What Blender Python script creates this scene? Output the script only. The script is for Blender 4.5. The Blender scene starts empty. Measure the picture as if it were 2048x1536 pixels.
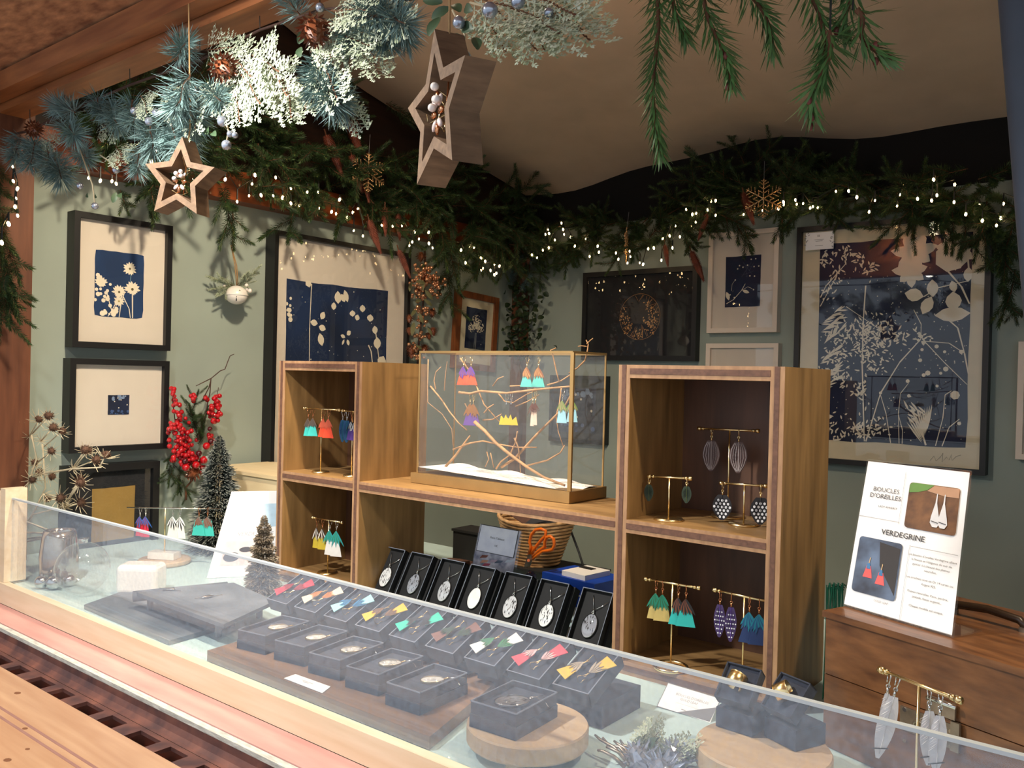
import bpy, bmesh, math, random
from mathutils import Vector, Matrix, Quaternion
D = bpy.data
SC = bpy.context.scene
COL = SC.collection
random.seed(7)
PI = math.pi
V = Vector

# ------------------------------------------------------------------ camera
EYE = V((0, 0, 1.5))
YAW, PITCH, ROLL, FPX = .6729, -.0079, .02455, 1715.0
_f = V((-math.sin(YAW) * math.cos(PITCH), math.cos(YAW) * math.cos(PITCH), math.sin(PITCH)))
_r = V((math.cos(YAW), math.sin(YAW), 0))
_u = _r.cross(_f)
CR = math.cos(ROLL) * _r + math.sin(ROLL) * _u
CU = math.cos(ROLL) * _u - math.sin(ROLL) * _r
CF = _f
cam_d = D.cameras.new('camera')
cam_d.sensor_width = 36.0
cam_d.lens = FPX / 2048 * 36.0
cam_d.clip_start = .02
cam = D.objects.new('camera', cam_d)
COL.objects.link(cam)
cm = Matrix((CR, CU, -CF)).transposed().to_4x4()
cm.translation = EYE
cam.matrix_world = cm
SC.camera = cam


def ray(x, y):
    return CR * ((x - 1024) / FPX) - CU * ((y - 768) / FPX) + CF


def at_z(x, y, z):
    d = ray(x, y)
    return EYE + d * ((z - EYE.z) / d.z)


def at_y(x, y, Y):
    d = ray(x, y)
    return EYE + d * (Y / d.y)


def at_x(x, y, X):
    d = ray(x, y)
    return EYE + d * (X / d.x)


def mpp(p):
    """metres per photo pixel at the depth of p"""
    return (V(p) - EYE).dot(CF) / FPX


# ------------------------------------------------------------------ light
def lin(c):
    return tuple((x / 255 / 12.92) if x / 255 <= .04045 else ((x / 255 + .055) / 1.055) ** 2.4 for x in c)


world = D.worlds.new('daylight')
SC.world = world
world.use_nodes = True
bg = world.node_tree.nodes['Background']
bg.inputs[0].default_value = (.80, .90, 1.0, 1)
bg.inputs[1].default_value = .90


def spot(name, loc, target, power, col, size, blend=.6, rad=.035):
    l = D.lights.new(name, 'SPOT')
    l.energy = power
    l.color = col
    l.spot_size = math.radians(size)
    l.spot_blend = blend
    l.shadow_soft_size = rad
    o = D.objects.new(name, l)
    o.location = loc
    o.rotation_euler = (V(target) - V(loc)).to_track_quat('-Z', 'Y').to_euler()
    COL.objects.link(o)
    return o


# the stall's own lamps, clipped under the roof behind the front beam
spot('stall_light', (-.98, .80, 2.28), (-1.50, 1.20, 1.28), 46, (1.0, .83, .60), 112, .75, .03)
spot('stall_light', (.16, .80, 2.28), (-.42, 1.10, 1.12), 29, (1.0, .83, .60), 88, .7, .03)
spot('shutter_lamp', (-1.05, .26, 2.08), (-1.00, .68, 1.2), 48, (1.0, .96, .88), 120, .8, .03)
ceiling_fill = D.lights.new('stall_light', 'POINT')      # added fill with no fixture of its own, brightens the ceiling
ceiling_fill.energy = 4
ceiling_fill.color = (1.0, .80, .56)
ceiling_fill.shadow_soft_size = .04
ceiling_fill_o = D.objects.new('stall_light', ceiling_fill)
ceiling_fill_o.location = (-.90, .86, 2.20)
COL.objects.link(ceiling_fill_o)
sun_d = D.lights.new('sun', 'SUN')
sun_d.energy = 4.2
sun_d.angle = math.radians(.6)
sun_d.color = (1.0, .97, .92)
sun = D.objects.new('sun', sun_d)
sun.rotation_euler = V((-.85, -.25, -.46)).to_track_quat('-Z', 'Y').to_euler()
COL.objects.link(sun)
SC.view_settings.view_transform = 'Standard'
SC.view_settings.look = 'None'
SC.view_settings.gamma = 1
SC.view_settings.exposure = .35
SC.view_settings.use_curve_mapping = False


# ------------------------------------------------------------------ materials
def _mat(name):
    m = D.materials.new(name)
    m.use_nodes = True
    nt = m.node_tree
    b = nt.nodes['Principled BSDF']
    return m, nt, b


def tex(nt, stretch, scale, detail=3, kind='Object'):
    tc = nt.nodes.new('ShaderNodeTexCoord')
    mp = nt.nodes.new('ShaderNodeMapping')
    mp.inputs['Scale'].default_value = stretch
    nt.links.new(tc.outputs[kind], mp.inputs[0])
    n = nt.nodes.new('ShaderNodeTexNoise')
    n.inputs['Scale'].default_value = scale
    n.inputs['Detail'].default_value = detail
    nt.links.new(mp.outputs[0], n.inputs['Vector'])
    return n


def mat(name, c, rough=.55, metal=0, var=.10, scale=25, bump=0, stretch=(1, 1, 1), c2=None, spec=.5,
        detail=3, lo=.3, hi=.7, emit=None, sheen=0, coat=0, trans=0):
    m, nt, b = _mat(name)
    c = lin(c)
    a = [x * (1 - var) for x in c]
    z = [min(1, x * (1 + var)) for x in c] if c2 is None else lin(c2)
    n = tex(nt, stretch, scale, detail)
    r = nt.nodes.new('ShaderNodeValToRGB')
    r.color_ramp.elements[0].position = lo
    r.color_ramp.elements[1].position = hi
    r.color_ramp.elements[0].color = (*a, 1)
    r.color_ramp.elements[1].color = (*z, 1)
    nt.links.new(n.outputs['Fac'], r.inputs[0])
    nt.links.new(r.outputs[0], b.inputs['Base Color'])
    b.inputs['Roughness'].default_value = rough
    b.inputs['Metallic'].default_value = metal
    b.inputs['Specular IOR Level'].default_value = spec
    b.inputs['Coat Weight'].default_value = coat
    b.inputs['Sheen Weight'].default_value = sheen
    if trans:
        b.inputs['Transmission Weight'].default_value = trans
    if bump:
        bp = nt.nodes.new('ShaderNodeBump')
        bp.inputs['Strength'].default_value = bump
        bp.inputs['Distance'].default_value = .004
        nt.links.new(n.outputs['Fac'], bp.inputs['Height'])
        nt.links.new(bp.outputs[0], b.inputs['Normal'])
    if emit:
        b.inputs['Emission Color'].default_value = (*emit[0], 1)
        b.inputs['Emission Strength'].default_value = emit[1]
    return m


def wood(name, c1, c2, stretch, scale=14, rough=.5, bump=.15, coat=0, lo=.3, hi=.72):
    """long grain: noise pulled out along one axis, warped rings laid over it"""
    m, nt, b = _mat(name)
    n = tex(nt, stretch, scale, 5)
    tc = nt.nodes.new('ShaderNodeTexCoord')
    mp = nt.nodes.new('ShaderNodeMapping')
    mp.inputs['Scale'].default_value = [s * .35 for s in stretch]
    nt.links.new(tc.outputs['Object'], mp.inputs[0])
    w = nt.nodes.new('ShaderNodeTexNoise')
    w.inputs['Scale'].default_value = scale
    w.inputs['Detail'].default_value = 2
    w.inputs['Distortion'].default_value = 1.5
    nt.links.new(mp.outputs[0], w.inputs['Vector'])
    mx = nt.nodes.new('ShaderNodeMath')
    mx.operation = 'MULTIPLY_ADD'
    mx.inputs[1].default_value = .55
    nt.links.new(n.outputs['Fac'], mx.inputs[0])
    mm = nt.nodes.new('ShaderNodeMath')
    mm.operation = 'MULTIPLY'
    mm.inputs[1].default_value = .45
    nt.links.new(w.outputs['Fac'], mm.inputs[0])
    nt.links.new(mm.outputs[0], mx.inputs[2])
    r = nt.nodes.new('ShaderNodeValToRGB')
    r.color_ramp.elements[0].position = lo
    r.color_ramp.elements[1].position = hi
    r.color_ramp.elements[0].color = (*lin(c1), 1)
    r.color_ramp.elements[1].color = (*lin(c2), 1)
    nt.links.new(mx.outputs[0], r.inputs[0])
    nt.links.new(r.outputs[0], b.inputs['Base Color'])
    b.inputs['Roughness'].default_value = rough
    b.inputs['Coat Weight'].default_value = coat
    bp = nt.nodes.new('ShaderNodeBump')
    bp.inputs['Strength'].default_value = bump
    bp.inputs['Distance'].default_value = .002
    nt.links.new(mx.outputs[0], bp.inputs['Height'])
    nt.links.new(bp.outputs[0], b.inputs['Normal'])
    return m


def glass(name, veil=.05, ior=1.45, tint=(1, 1, 1), veilcol=(.8, .86, .9), gl=1.0):
    m = D.materials.new(name)
    m.use_nodes = True
    nt = m.node_tree
    nt.nodes.clear()
    out = nt.nodes.new('ShaderNodeOutputMaterial')
    tr = nt.nodes.new('ShaderNodeBsdfTransparent')
    tr.inputs[0].default_value = (*tint, 1)
    gs = nt.nodes.new('ShaderNodeBsdfGlossy')
    gs.inputs['Roughness'].default_value = .015
    gs.inputs['Color'].default_value = (gl, gl, gl, 1)
    fr = nt.nodes.new('ShaderNodeFresnel')
    ge = nt.nodes.new('ShaderNodeNewGeometry')
    mi = nt.nodes.new('ShaderNodeMapRange')
    mi.inputs['To Min'].default_value = ior
    mi.inputs['To Max'].default_value = 1 / ior
    nt.links.new(ge.outputs['Backfacing'], mi.inputs[0])
    nt.links.new(mi.outputs[0], fr.inputs[0])
    m1 = nt.nodes.new('ShaderNodeMixShader')
    nt.links.new(fr.outputs[0], m1.inputs[0])
    nt.links.new(tr.outputs[0], m1.inputs[1])
    nt.links.new(gs.outputs[0], m1.inputs[2])
    df = nt.nodes.new('ShaderNodeBsdfDiffuse')  # pale diffuse share stands in for the veil of reflected daylight
    df.inputs[0].default_value = (*veilcol, 1)
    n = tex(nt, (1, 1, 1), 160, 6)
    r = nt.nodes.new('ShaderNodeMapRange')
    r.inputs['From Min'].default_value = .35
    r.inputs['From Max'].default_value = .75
    r.inputs['To Min'].default_value = veil * .7
    r.inputs['To Max'].default_value = veil * 1.6
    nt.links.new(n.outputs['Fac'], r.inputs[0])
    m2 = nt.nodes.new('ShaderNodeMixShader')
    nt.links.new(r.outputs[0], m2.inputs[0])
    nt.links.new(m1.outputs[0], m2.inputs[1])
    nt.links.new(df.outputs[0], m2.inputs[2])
    nt.links.new(m2.outputs[0], out.inputs[0])
    return m


M = {}
M['wall'] = mat('sage_plaster', (152, 163, 153), .85, var=.05, scale=6, bump=.12)
M['fabric'] = mat('cream_ceiling_fabric', (206, 182, 156), .95, var=.07, scale=9, bump=.25, stretch=(1, 1, 1))
M['black'] = mat('matte_black', (6, 6, 7), .95, var=.2)
M['floor'] = mat('dark_floor', (60, 52, 46), .8)
M['paving'] = mat('pale_paving', (150, 158, 168), .85, var=.12, scale=4)
M['stain'] = wood('red_stained_wood', (92, 38, 14), (150, 72, 28), (9, 1, 9), 9, .45, coat=.15)
M['stain_d'] = wood('dark_boarding', (26, 14, 8), (52, 28, 16), (9, 1, 9), 9, .6)
M['stain_v'] = wood('red_stained_post', (78, 42, 26), (122, 74, 48), (9, 9, 1), 9, .5)
M['stain_x'] = wood('red_stained_beam', (112, 58, 26), (170, 104, 58), (1, 9, 9), 9, .45)
M['osb'] = mat('pressed_chip_panel', (134, 82, 50), .75, c2=(190, 130, 86), scale=55, bump=.3, stretch=(.5, 1.4, 1), detail=5)
M['rail'] = wood('pale_pine_rail', (222, 196, 160), (240, 222, 194), (1, 12, 12), 7, .5)
M['pink'] = wood('pink_plywood', (190, 136, 128), (212, 164, 154), (1, 5, 5), 9, .55)
M['strip'] = mat('weathered_white_strip', (196, 194, 184), .6, var=.25, scale=60, stretch=(1, 4, 4), bump=.2)
M['channel'] = mat('red_brown_painted_metal', (76, 52, 52), .55, c2=(122, 78, 66), scale=30, bump=.35, lo=.35, hi=.75)
M['plank'] = wood('orange_varnished_plank', (172, 124, 90), (204, 162, 126), (1, 14, 14), 5, .35, coat=.25)
M['counter'] = mat('pale_aqua_counter', (186, 210, 212), .45, var=.04, scale=5)
M['shelf'] = wood('honey_stained_pine', (104, 76, 42), (164, 126, 78), (7, 7, .9), 9, .5)
M['shelf_x'] = wood('honey_stained_pine_board', (114, 84, 48), (176, 138, 90), (.9, 7, 7), 9, .45)
M['shelf_back'] = wood('dark_walnut_stain', (66, 42, 28), (106, 70, 48), (7, 7, .9), 9, .5)
M['ply_l'] = wood('ply_edge_light', (142, 104, 74), (182, 142, 104), (12, 12, 3), 12, .6)
M['ply_d'] = wood('ply_edge_dark', (84, 56, 44), (118, 82, 64), (9, 9, 9), 22, .65)
M['bframe'] = mat('black_frame_lacquer', (20, 20, 22), .45, var=.1)
M['wframe'] = mat('white_frame_lacquer', (226, 212, 196), .5, var=.02)
M['oframe'] = wood('amber_frame_wood', (96, 50, 22), (146, 82, 40), (9, 9, 1.4), 14, .4)
M['matb'] = mat('off_white_mat', (212, 202, 188), .9, var=.015)
M['matd'] = mat('charcoal_mat', (26, 26, 30), .9, var=.05)
M['cream'] = mat('cream_paper', (214, 202, 172), .9, var=.03)
M['cyan'] = mat('cyanotype_blue', (18, 50, 92), .8, var=.22, scale=12)
M['cyanm'] = mat('night_cyanotype_blue', (14, 36, 70), .8, var=.35, scale=9)
M['cyand'] = mat('deep_cyanotype_blue', (16, 28, 58), .8, var=.35, scale=10)
M['motif'] = mat('bare_paper_motif', (226, 216, 194), .9, var=.03)
M['motifb'] = mat('olive_seed_centre', (86, 76, 40), .9)
M['gold'] = mat('gold_paper', (146, 116, 60), .6, var=.12, scale=18)
M['goldink'] = mat('gold_ink', (190, 140, 84), .5, metal=.3)
M['pane'] = glass('picture_glass', .0, 1.5)
M['guard'] = glass('veiled_screen_glass', .10, 1.5, veilcol=(.58, .76, .95))  # bluish diffuse tint paints the reflection haze into the screen
M['guardedge'] = mat('ground_glass_edge', (186, 194, 198), .3, var=.05)
M['vitrine'] = glass('vitrine_glass', .03, 1.42, veilcol=(.75, .75, .74))
M['clear'] = glass('clear_acrylic', .01, 1.5)
M['brass'] = mat('brushed_brass', (176, 142, 92), .42, metal=.75, var=.08, stretch=(1, 1, 1))
M['goldm'] = mat('polished_gold', (240, 214, 160), .26, metal=1, var=.03)
M['silver'] = mat('polished_silver', (220, 218, 214), .16, metal=1, var=.03)
M['copper'] = mat('rose_gold', (206, 138, 96), .2, metal=1, var=.03)
M['steel'] = mat('galvanised_steel', (66, 72, 82), .6, metal=.15, var=.2, scale=18)
M['iron'] = mat('aged_plated_steel', (150, 138, 122), .38, metal=.9, var=.3, scale=60)
M['navybox'] = mat('dark_navy_card', (36, 43, 60), .85, var=.3, scale=160, sheen=.2)
M['blackbox'] = mat('black_card', (16, 16, 18), .75, var=.1)
M['boxedge'] = mat('worn_card_edge', (128, 134, 148), .8)
M['slate'] = mat('grey_slate', (74, 82, 92), .7, c2=(118, 124, 132), scale=14, bump=.6, detail=7)
M['board'] = wood('brown_oiled_board', (104, 80, 62), (150, 118, 92), (1, 11, 11), 7, .45)
M['stool'] = wood('pale_mango_wood', (172, 144, 112), (206, 180, 146), (2, 9, 9), 8, .5)
M['case'] = wood('red_brown_oak_case', (74, 42, 22), (140, 92, 54), (1.6, 6, 6), 16, .4, bump=.25, coat=.2)
M['white'] = mat('white_card', (240, 240, 242), .6, var=.01)
M['whitegl'] = mat('white_enamel', (236, 230, 222), .25, var=.02, coat=.4)
M['ink'] = mat('grey_ink', (66, 66, 70), .8)
M['inkl'] = mat('pale_grey_ink', (150, 150, 154), .8)
M['sand'] = mat('white_sand', (232, 228, 220), .95, var=.1, scale=200, bump=.5)
M['twig'] = mat('bare_twig_bark', (172, 132, 92), .75, var=.3, scale=60, bump=.3)
M['twigd'] = mat('dark_twig_bark', (70, 44, 34), .75, var=.3, scale=60)
M['stemw'] = mat('bleached_stem', (190, 176, 146), .8, var=.15, scale=60)
M['thistle'] = mat('dry_thistle_head', (88, 62, 46), .95, var=.4, scale=80)
M['fir'] = mat('fir_needles', (46, 68, 34), .55, var=.4, scale=30)
M['firl'] = mat('fresh_fir_needles', (76, 108, 58), .45, var=.3, scale=30)
M['firtip'] = mat('young_fir_tip', (120, 130, 62), .6, var=.3)
M['firstem'] = mat('fir_twig', (96, 58, 34), .8, var=.3, scale=40)
M['pine'] = mat('blue_frosted_pine', (104, 130, 128), .6, var=.3, scale=40)
M['cedar'] = mat('frosted_cedar', (150, 164, 126), .7, c2=(206, 212, 192), scale=70)
M['leaf'] = mat('glossy_leaf', (62, 84, 58), .45, var=.25, scale=30)
M['leafo'] = mat('olive_felt_leaf', (92, 90, 56), .7, var=.2, scale=30)
M['ivy'] = mat('ivy_leaf', (38, 56, 28), .5, var=.4, scale=20)
M['cone'] = mat('spruce_cone', (112, 54, 36), .6, var=.35, scale=45)
M['coneo'] = mat('lacquered_cone', (120, 66, 40), .35, var=.4, scale=45, coat=.3)
M['berryr'] = mat('red_berry', (178, 14, 24), .22, var=.15, coat=.5)
M['berrym'] = mat('maroon_berry', (70, 10, 18), .2, coat=.5)
M['berryb'] = mat('bronze_berry', (216, 160, 122), .22, metal=.8, var=.15)
M['berrys'] = mat('silver_berry', (170, 176, 190), .2, metal=.7, var=.15)
M['berryw'] = mat('white_bead', (238, 228, 220), .3, coat=.4)
M['glit'] = mat('gold_glitter', (196, 158, 112), .25, metal=.8, var=.5, scale=300, bump=.5)
M['starwood'] = wood('raw_mango_star', (88, 66, 48), (132, 104, 78), (6, 6, 1.5), 24, .7, bump=.3)
M['bulb'] = mat('warm_bulb', (255, 220, 160), .3, emit=((1, .66, .30), 22), var=0)
M['cable'] = mat('dark_green_cable', (12, 18, 12), .5)
M['orange'] = mat('orange_plastic', (232, 112, 20), .3, var=.04, coat=.3)
M['basket'] = mat('seagrass_weave', (140, 102, 62), .8, c2=(188, 150, 104), scale=60, bump=.4, stretch=(1, 1, 4))
M['blue'] = mat('royal_blue_card', (10, 66, 176), .5, var=.05)
M['bowb'] = mat('burlap_ribbon', (160, 124, 82), .85, var=.15, scale=90)
M['crystal'] = glass('domed_glass', .02, 1.7)
M['mercury'] = mat('mercury_glass', (196, 186, 172), .12, metal=.85, var=.15, scale=30)
M['kraft'] = wood('light_beech', (232, 206, 160), (246, 228, 190), (1, 9, 9), 8, .5)
M['darkbrush'] = mat('dark_bristle', (32, 44, 44), .6, var=.3)
M['brushtip'] = mat('frosted_bristle_tip', (150, 154, 146), .5, var=.3)
M['silbrush'] = mat('silver_bristle', (158, 146, 130), .4, metal=.35, var=.3, scale=80)
M['greenthread'] = mat('emerald_thread', (16, 128, 92), .5, var=.25, scale=60)
_cm = {}


def col(c, rough=.6, metal=0):
    k = (tuple(c), rough, metal)
    if k not in _cm:
        _cm[k] = mat('tint_%02x%02x%02x' % tuple(c), c, rough, metal, var=.07, scale=60)
    return _cm[k]


# ------------------------------------------------------------------ mesh builder
class MB:
    def __init__(s):
        s.v, s.f, s.m, s.mi = [], [], [], 0

    def face(s, idx):
        s.f.append(tuple(idx))
        s.m.append(s.mi)

    def pts(s, P):
        b = len(s.v)
        s.v.extend([tuple(p) for p in P])
        return b

    def poly(s, P):
        b = s.pts(P)
        s.face(range(b, b + len(P)))
        return s

    def box(s, c, size, R=None):
        c = V(c)
        hx, hy, hz = [x / 2 for x in size]
        P = []
        for z in (-hz, hz):
            for x, y in ((-hx, -hy), (hx, -hy), (hx, hy), (-hx, hy)):
                p = V((x, y, z))
                P.append(c + (R @ p if R else p))
        b = s.pts(P)
        for q in ((3, 2, 1, 0), (4, 5, 6, 7), (0, 1, 5, 4), (1, 2, 6, 5), (2, 3, 7, 6), (3, 0, 4, 7)):
            s.face([b + i for i in q])
        return s

    def span(s, a, b_):
        a, b_ = V(a), V(b_)
        return s.box((a + b_) / 2, [abs(x) for x in (b_ - a)])

    def prism(s, P, n):
        """closed polygon P (counter-clockwise seen against n) pulled out along n"""
        n = V(n)
        k = len(P)
        b = s.pts(P)
        t = s.pts([V(p) + n for p in P])
        s.face([b + i for i in reversed(range(k))])
        s.face([t + i for i in range(k)])
        for i in range(k):
            j = (i + 1) % k
            s.face((b + i, b + j, t + j, t + i))
        return s

    def tube(s, P, r, n=6, r1=None, cap=True, closed=False):
        P = [V(p) for p in P]
        k = len(P)
        prev = None
        rows = []
        for i, p in enumerate(P):
            if closed:
                t = P[(i + 1) % k] - P[i - 1]
            else:
                t = P[min(i + 1, k - 1)] - P[max(i - 1, 0)]
            t = t.normalized() if t.length > 1e-9 else V((0, 0, 1))
            if prev is None:
                a = t.cross(V((0, 0, 1)))
                if a.length < .05:
                    a = t.cross(V((1, 0, 0)))
            else:
                a = prev - t * prev.dot(t)
            a.normalize()
            prev = a
            c = t.cross(a)
            rr = r if r1 is None else r + (r1 - r) * i / max(1, k - 1)
            rows.append(s.pts([p + (a * math.cos(2 * PI * j / n) + c * math.sin(2 * PI * j / n)) * rr for j in range(n)]))
        for i in range(k if closed else k - 1):
            a, b = rows[i], rows[(i + 1) % k]
            for j in range(n):
                s.face((a + j, a + (j + 1) % n, b + (j + 1) % n, b + j))
        if cap and not closed:
            s.face([rows[0] + j for j in reversed(range(n))])
            s.face([rows[-1] + j for j in range(n)])
        return s

    def ball(s, c, r, seg=8, rings=5, sc=(1, 1, 1), R=None):
        c = V(c)
        prof = []
        b0 = s.pts([c + _rt(R, V((0, 0, r * sc[2])))])
        for i in range(1, rings):
            th = PI * i / rings
            prof.append(s.pts([c + _rt(R, V((r * sc[0] * math.sin(th) * math.cos(2 * PI * j / seg),
                                             r * sc[1] * math.sin(th) * math.sin(2 * PI * j / seg),
                                             r * sc[2] * math.cos(th)))) for j in range(seg)]))
        b1 = s.pts([c + _rt(R, V((0, 0, -r * sc[2])))])
        for j in range(seg):
            s.face((b0, prof[0] + j, prof[0] + (j + 1) % seg))
            s.face((b1, prof[-1] + (j + 1) % seg, prof[-1] + j))
        for i in range(len(prof) - 1):
            for j in range(seg):
                s.face((prof[i] + j, prof[i + 1] + j, prof[i + 1] + (j + 1) % seg, prof[i] + (j + 1) % seg))
        return s

    def lathe(s, prof, c, n=24, R=None, closed=False):
        c = V(c)
        rows = [s.pts([c + _rt(R, V((r * math.cos(2 * PI * j / n), r * math.sin(2 * PI * j / n), z))) for j in range(n)]) for r, z in prof]
        for i in range(len(rows) if closed else len(rows) - 1):
            a, b = rows[i], rows[(i + 1) % len(rows)]
            for j in range(n):
                s.face((a + j, a + (j + 1) % n, b + (j + 1) % n, b + j))
        return s

    def ring(s, c, R0, r, n=20, k=6, R=None):
        return s.tube([V(c) + _rt(R, V((R0 * math.cos(2 * PI * i / n), R0 * math.sin(2 * PI * i / n), 0))) for i in range(n)], r, k, closed=True)

    def needle(s, p, d, L, w, side):
        p, d = V(p), V(d)
        q = side.normalized() * w
        s.poly((p - q * .6, p + d * (L * .55) - q, p + d * L, p + d * (L * .55) + q))

    def mesh(s, name, mats, smooth=False):
        me = D.meshes.new(name)
        me.from_pydata(s.v, [], s.f)
        for m in (mats if isinstance(mats, (list, tuple)) else [mats]):
            me.materials.append(M[m] if isinstance(m, str) else m)
        if any(s.m):
            me.polygons.foreach_set('material_index', s.m)
        if smooth:
            me.polygons.foreach_set('use_smooth', [True] * len(me.polygons))
        me.update()
        return me


def _rt(R, p):
    return R @ p if R is not None else p


def fr(d, up=V((0, 0, 1))):
    """rotation whose Z runs along d"""
    d = V(d).normalized()
    a = V(up).cross(d)
    if a.length < .05:
        a = V((1, 0, 0)).cross(d)
    a.normalize()
    return Matrix((a, d.cross(a), d)).transposed()


# ------------------------------------------------------------------ objects
W = {}


def tag(o, label, cat, group=None):
    o['label'] = label
    o['category'] = cat
    if group:
        o['group'] = group
    return o


def thing(name, label, cat, loc=(0, 0, 0), R=None, group=None):
    o = D.objects.new(name, None)
    o.empty_display_size = .02
    mw = (R.to_4x4() if R is not None else Matrix.Identity(4))
    mw.translation = V(loc)
    o.matrix_world = mw
    COL.objects.link(o)
    W[o.name] = mw
    return tag(o, label, cat, group)


def obj(name, mb, m, smooth=False):
    me = mb.mesh(name, m, smooth) if isinstance(mb, MB) else mb
    o = D.objects.new(name, me)
    COL.objects.link(o)
    W[o.name] = Matrix.Identity(4)
    return o


def part(name, mb, m, parent, smooth=False, label=None, kind=None):
    """mesh given in the parent's own coordinates"""
    o = obj(name, mb, m, smooth)
    o.parent = parent
    if label:
        o['label'] = label
    if kind:
        o['kind'] = kind
    return o


def wpart(name, mb, m, parent, smooth=False, label=None, kind=None, mw=None):
    """mesh given in world coordinates (or placed by matrix mw)"""
    o = part(name, mb, m, parent, smooth, label, kind)
    o.matrix_parent_inverse = W[parent.name].inverted()
    if mw is not None:
        o.matrix_basis = mw
        W[o.name] = mw
    return o


def struct(name, mb, m, label=None, smooth=False):
    o = obj(name, mb, m, smooth)
    o['kind'] = 'structure'
    if label:
        o['label'] = label
    return o


def T(loc, R=None, s=1.0):
    mw = (R.to_4x4() if R is not None else Matrix.Identity(4)) @ Matrix.Diagonal((s, s, s, 1))
    mw.translation = V(loc)
    return mw


def lettering(txt, size, parent, c, u, v, m='ink', align='CENTER', name='lettering', bold=0, space=1.0, world=True):
    """flat printed words: centre c, reading along u, upright along v"""
    cu = D.curves.new('t', 'FONT')
    cu.body = txt
    cu.size = size
    cu.align_x = align
    cu.align_y = 'CENTER'
    cu.space_character = space
    cu.offset = bold
    cu.resolution_u = 2
    t = D.objects.new('t', cu)
    COL.objects.link(t)
    dg = bpy.context.evaluated_depsgraph_get()
    me = D.meshes.new_from_object(t.evaluated_get(dg))
    D.objects.remove(t)
    u, v = V(u).normalized(), V(v).normalized()
    R = Matrix((u, v, u.cross(v))).transposed().to_4x4()
    R.translation = V(c)
    me.transform(R)
    me.materials.clear()
    me.materials.append(M[m] if isinstance(m, str) else m)
    me.name = name
    return (wpart if world else part)(name, me, m, parent)


# ------------------------------------------------------------------ the place
XL, YB, ZC, YG = -1.95, 2.48, 1.095, .665      # left wall, back wall, counter level, screen plane
YS = 1.024                                      # front of the shelf unit
ZSH = 1.308                                     # top of its middle board
ROOF = [(2.50, 2.16), (2.04, 2.255), (1.65, 2.33), (1.40, 2.43), (.76, 2.62)]   # (Y, z) of the ceiling


# ------------------------------------------------------------------ shell of the stall
struct('wall_left', MB().span((XL - .05, .50, 0), (XL, YB + .05, 2.75)), 'wall')
struct('wall_back', MB().span((XL - .05, YB, 0), (1.35, YB + .05, 2.75)), 'wall')
struct('wall_right', MB().span((1.30, .50, 0), (1.35, YB, 2.75)), 'wall')
struct('floor', MB().span((XL, .6, -.03), (1.3, YB, 0)), 'floor')
struct('ground', MB().span((-18, -16, -.06), (14, .6, -.03)), 'paving')
struct('wall_front', MB().span((XL - .05, .56, 0), (1.35, .60, 1.008)).span((XL - .05, .705, 2.09), (1.35, .745, 2.75)), 'stain_x')
struct('roof', MB().span((XL - .1, .70, 2.748), (1.4, YB + .1, 2.80)), 'stain_x')

# slack cream cloth stretched under the roof
mb = MB()
NX, NYs = 44, 24
rows = []
for j in range(NYs + 1):
    t = j / NYs
    yy = 2.472 + (.78 - 2.472) * t
    for (ya, za), (yb, zb) in zip(ROOF, ROOF[1:]):
        if yb - 1e-6 <= yy <= ya + 1e-6 or (yb, zb) == ROOF[-1]:
            zz = za + (zb - za) * (yy - ya) / (yb - ya)
            break
    P = []
    for i in range(NX + 1):
        x = -1.925 + 3.2 * i / NX
        sag = .012 * math.sin(x * 6 + yy * 3) * math.sin(yy * 5 + 1) + .008 * math.sin(x * 13 + 2)
        edge = (1 - t) ** 4
        P.append((x, yy, zz + sag + edge * (.02 * math.sin(x * 5.0 + 1.3) + .045 * (1 - math.exp(-(x + 1.925) * 2)))))
    rows.append(mb.pts(P))
for j in range(NYs):
    for i in range(NX):
        a, b = rows[j] + i, rows[j + 1] + i
        mb.face((a, a + 1, b + 1, b))
struct('ceiling', mb, 'fabric', smooth=True)
struct('trim_1', MB().span((XL, .76, 1.928), (XL + .05, YB, 2.004)), 'stain', 'red-brown beam along the left wall')
struct('trim_2', MB().span((XL, .76, 2.004), (XL + .012, YB, 2.70)), 'stain_d', 'dark boarding above the left beam')
struct('trim_3', MB().span((XL, .40, 0), (XL + .06, .768, 2.05)), 'stain_v', 'red-brown corner post')
struct('trim_4', MB().span((XL + .02, YB - .012, 2.03), (1.3, YB, 2.30)), 'black', 'black band under the ceiling cloth')  # plain black strip across the top of the wall
struct('trim_5', MB().span((XL, YB - .045, 0), (XL + .045, YB, 2.10)), 'stain_v', 'red-brown corner strip')
struct('trim_6', MB().span((-2.6, .698, 2.005), (1.35, .75, 2.09)), 'stain_x', 'front header beam')

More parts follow.
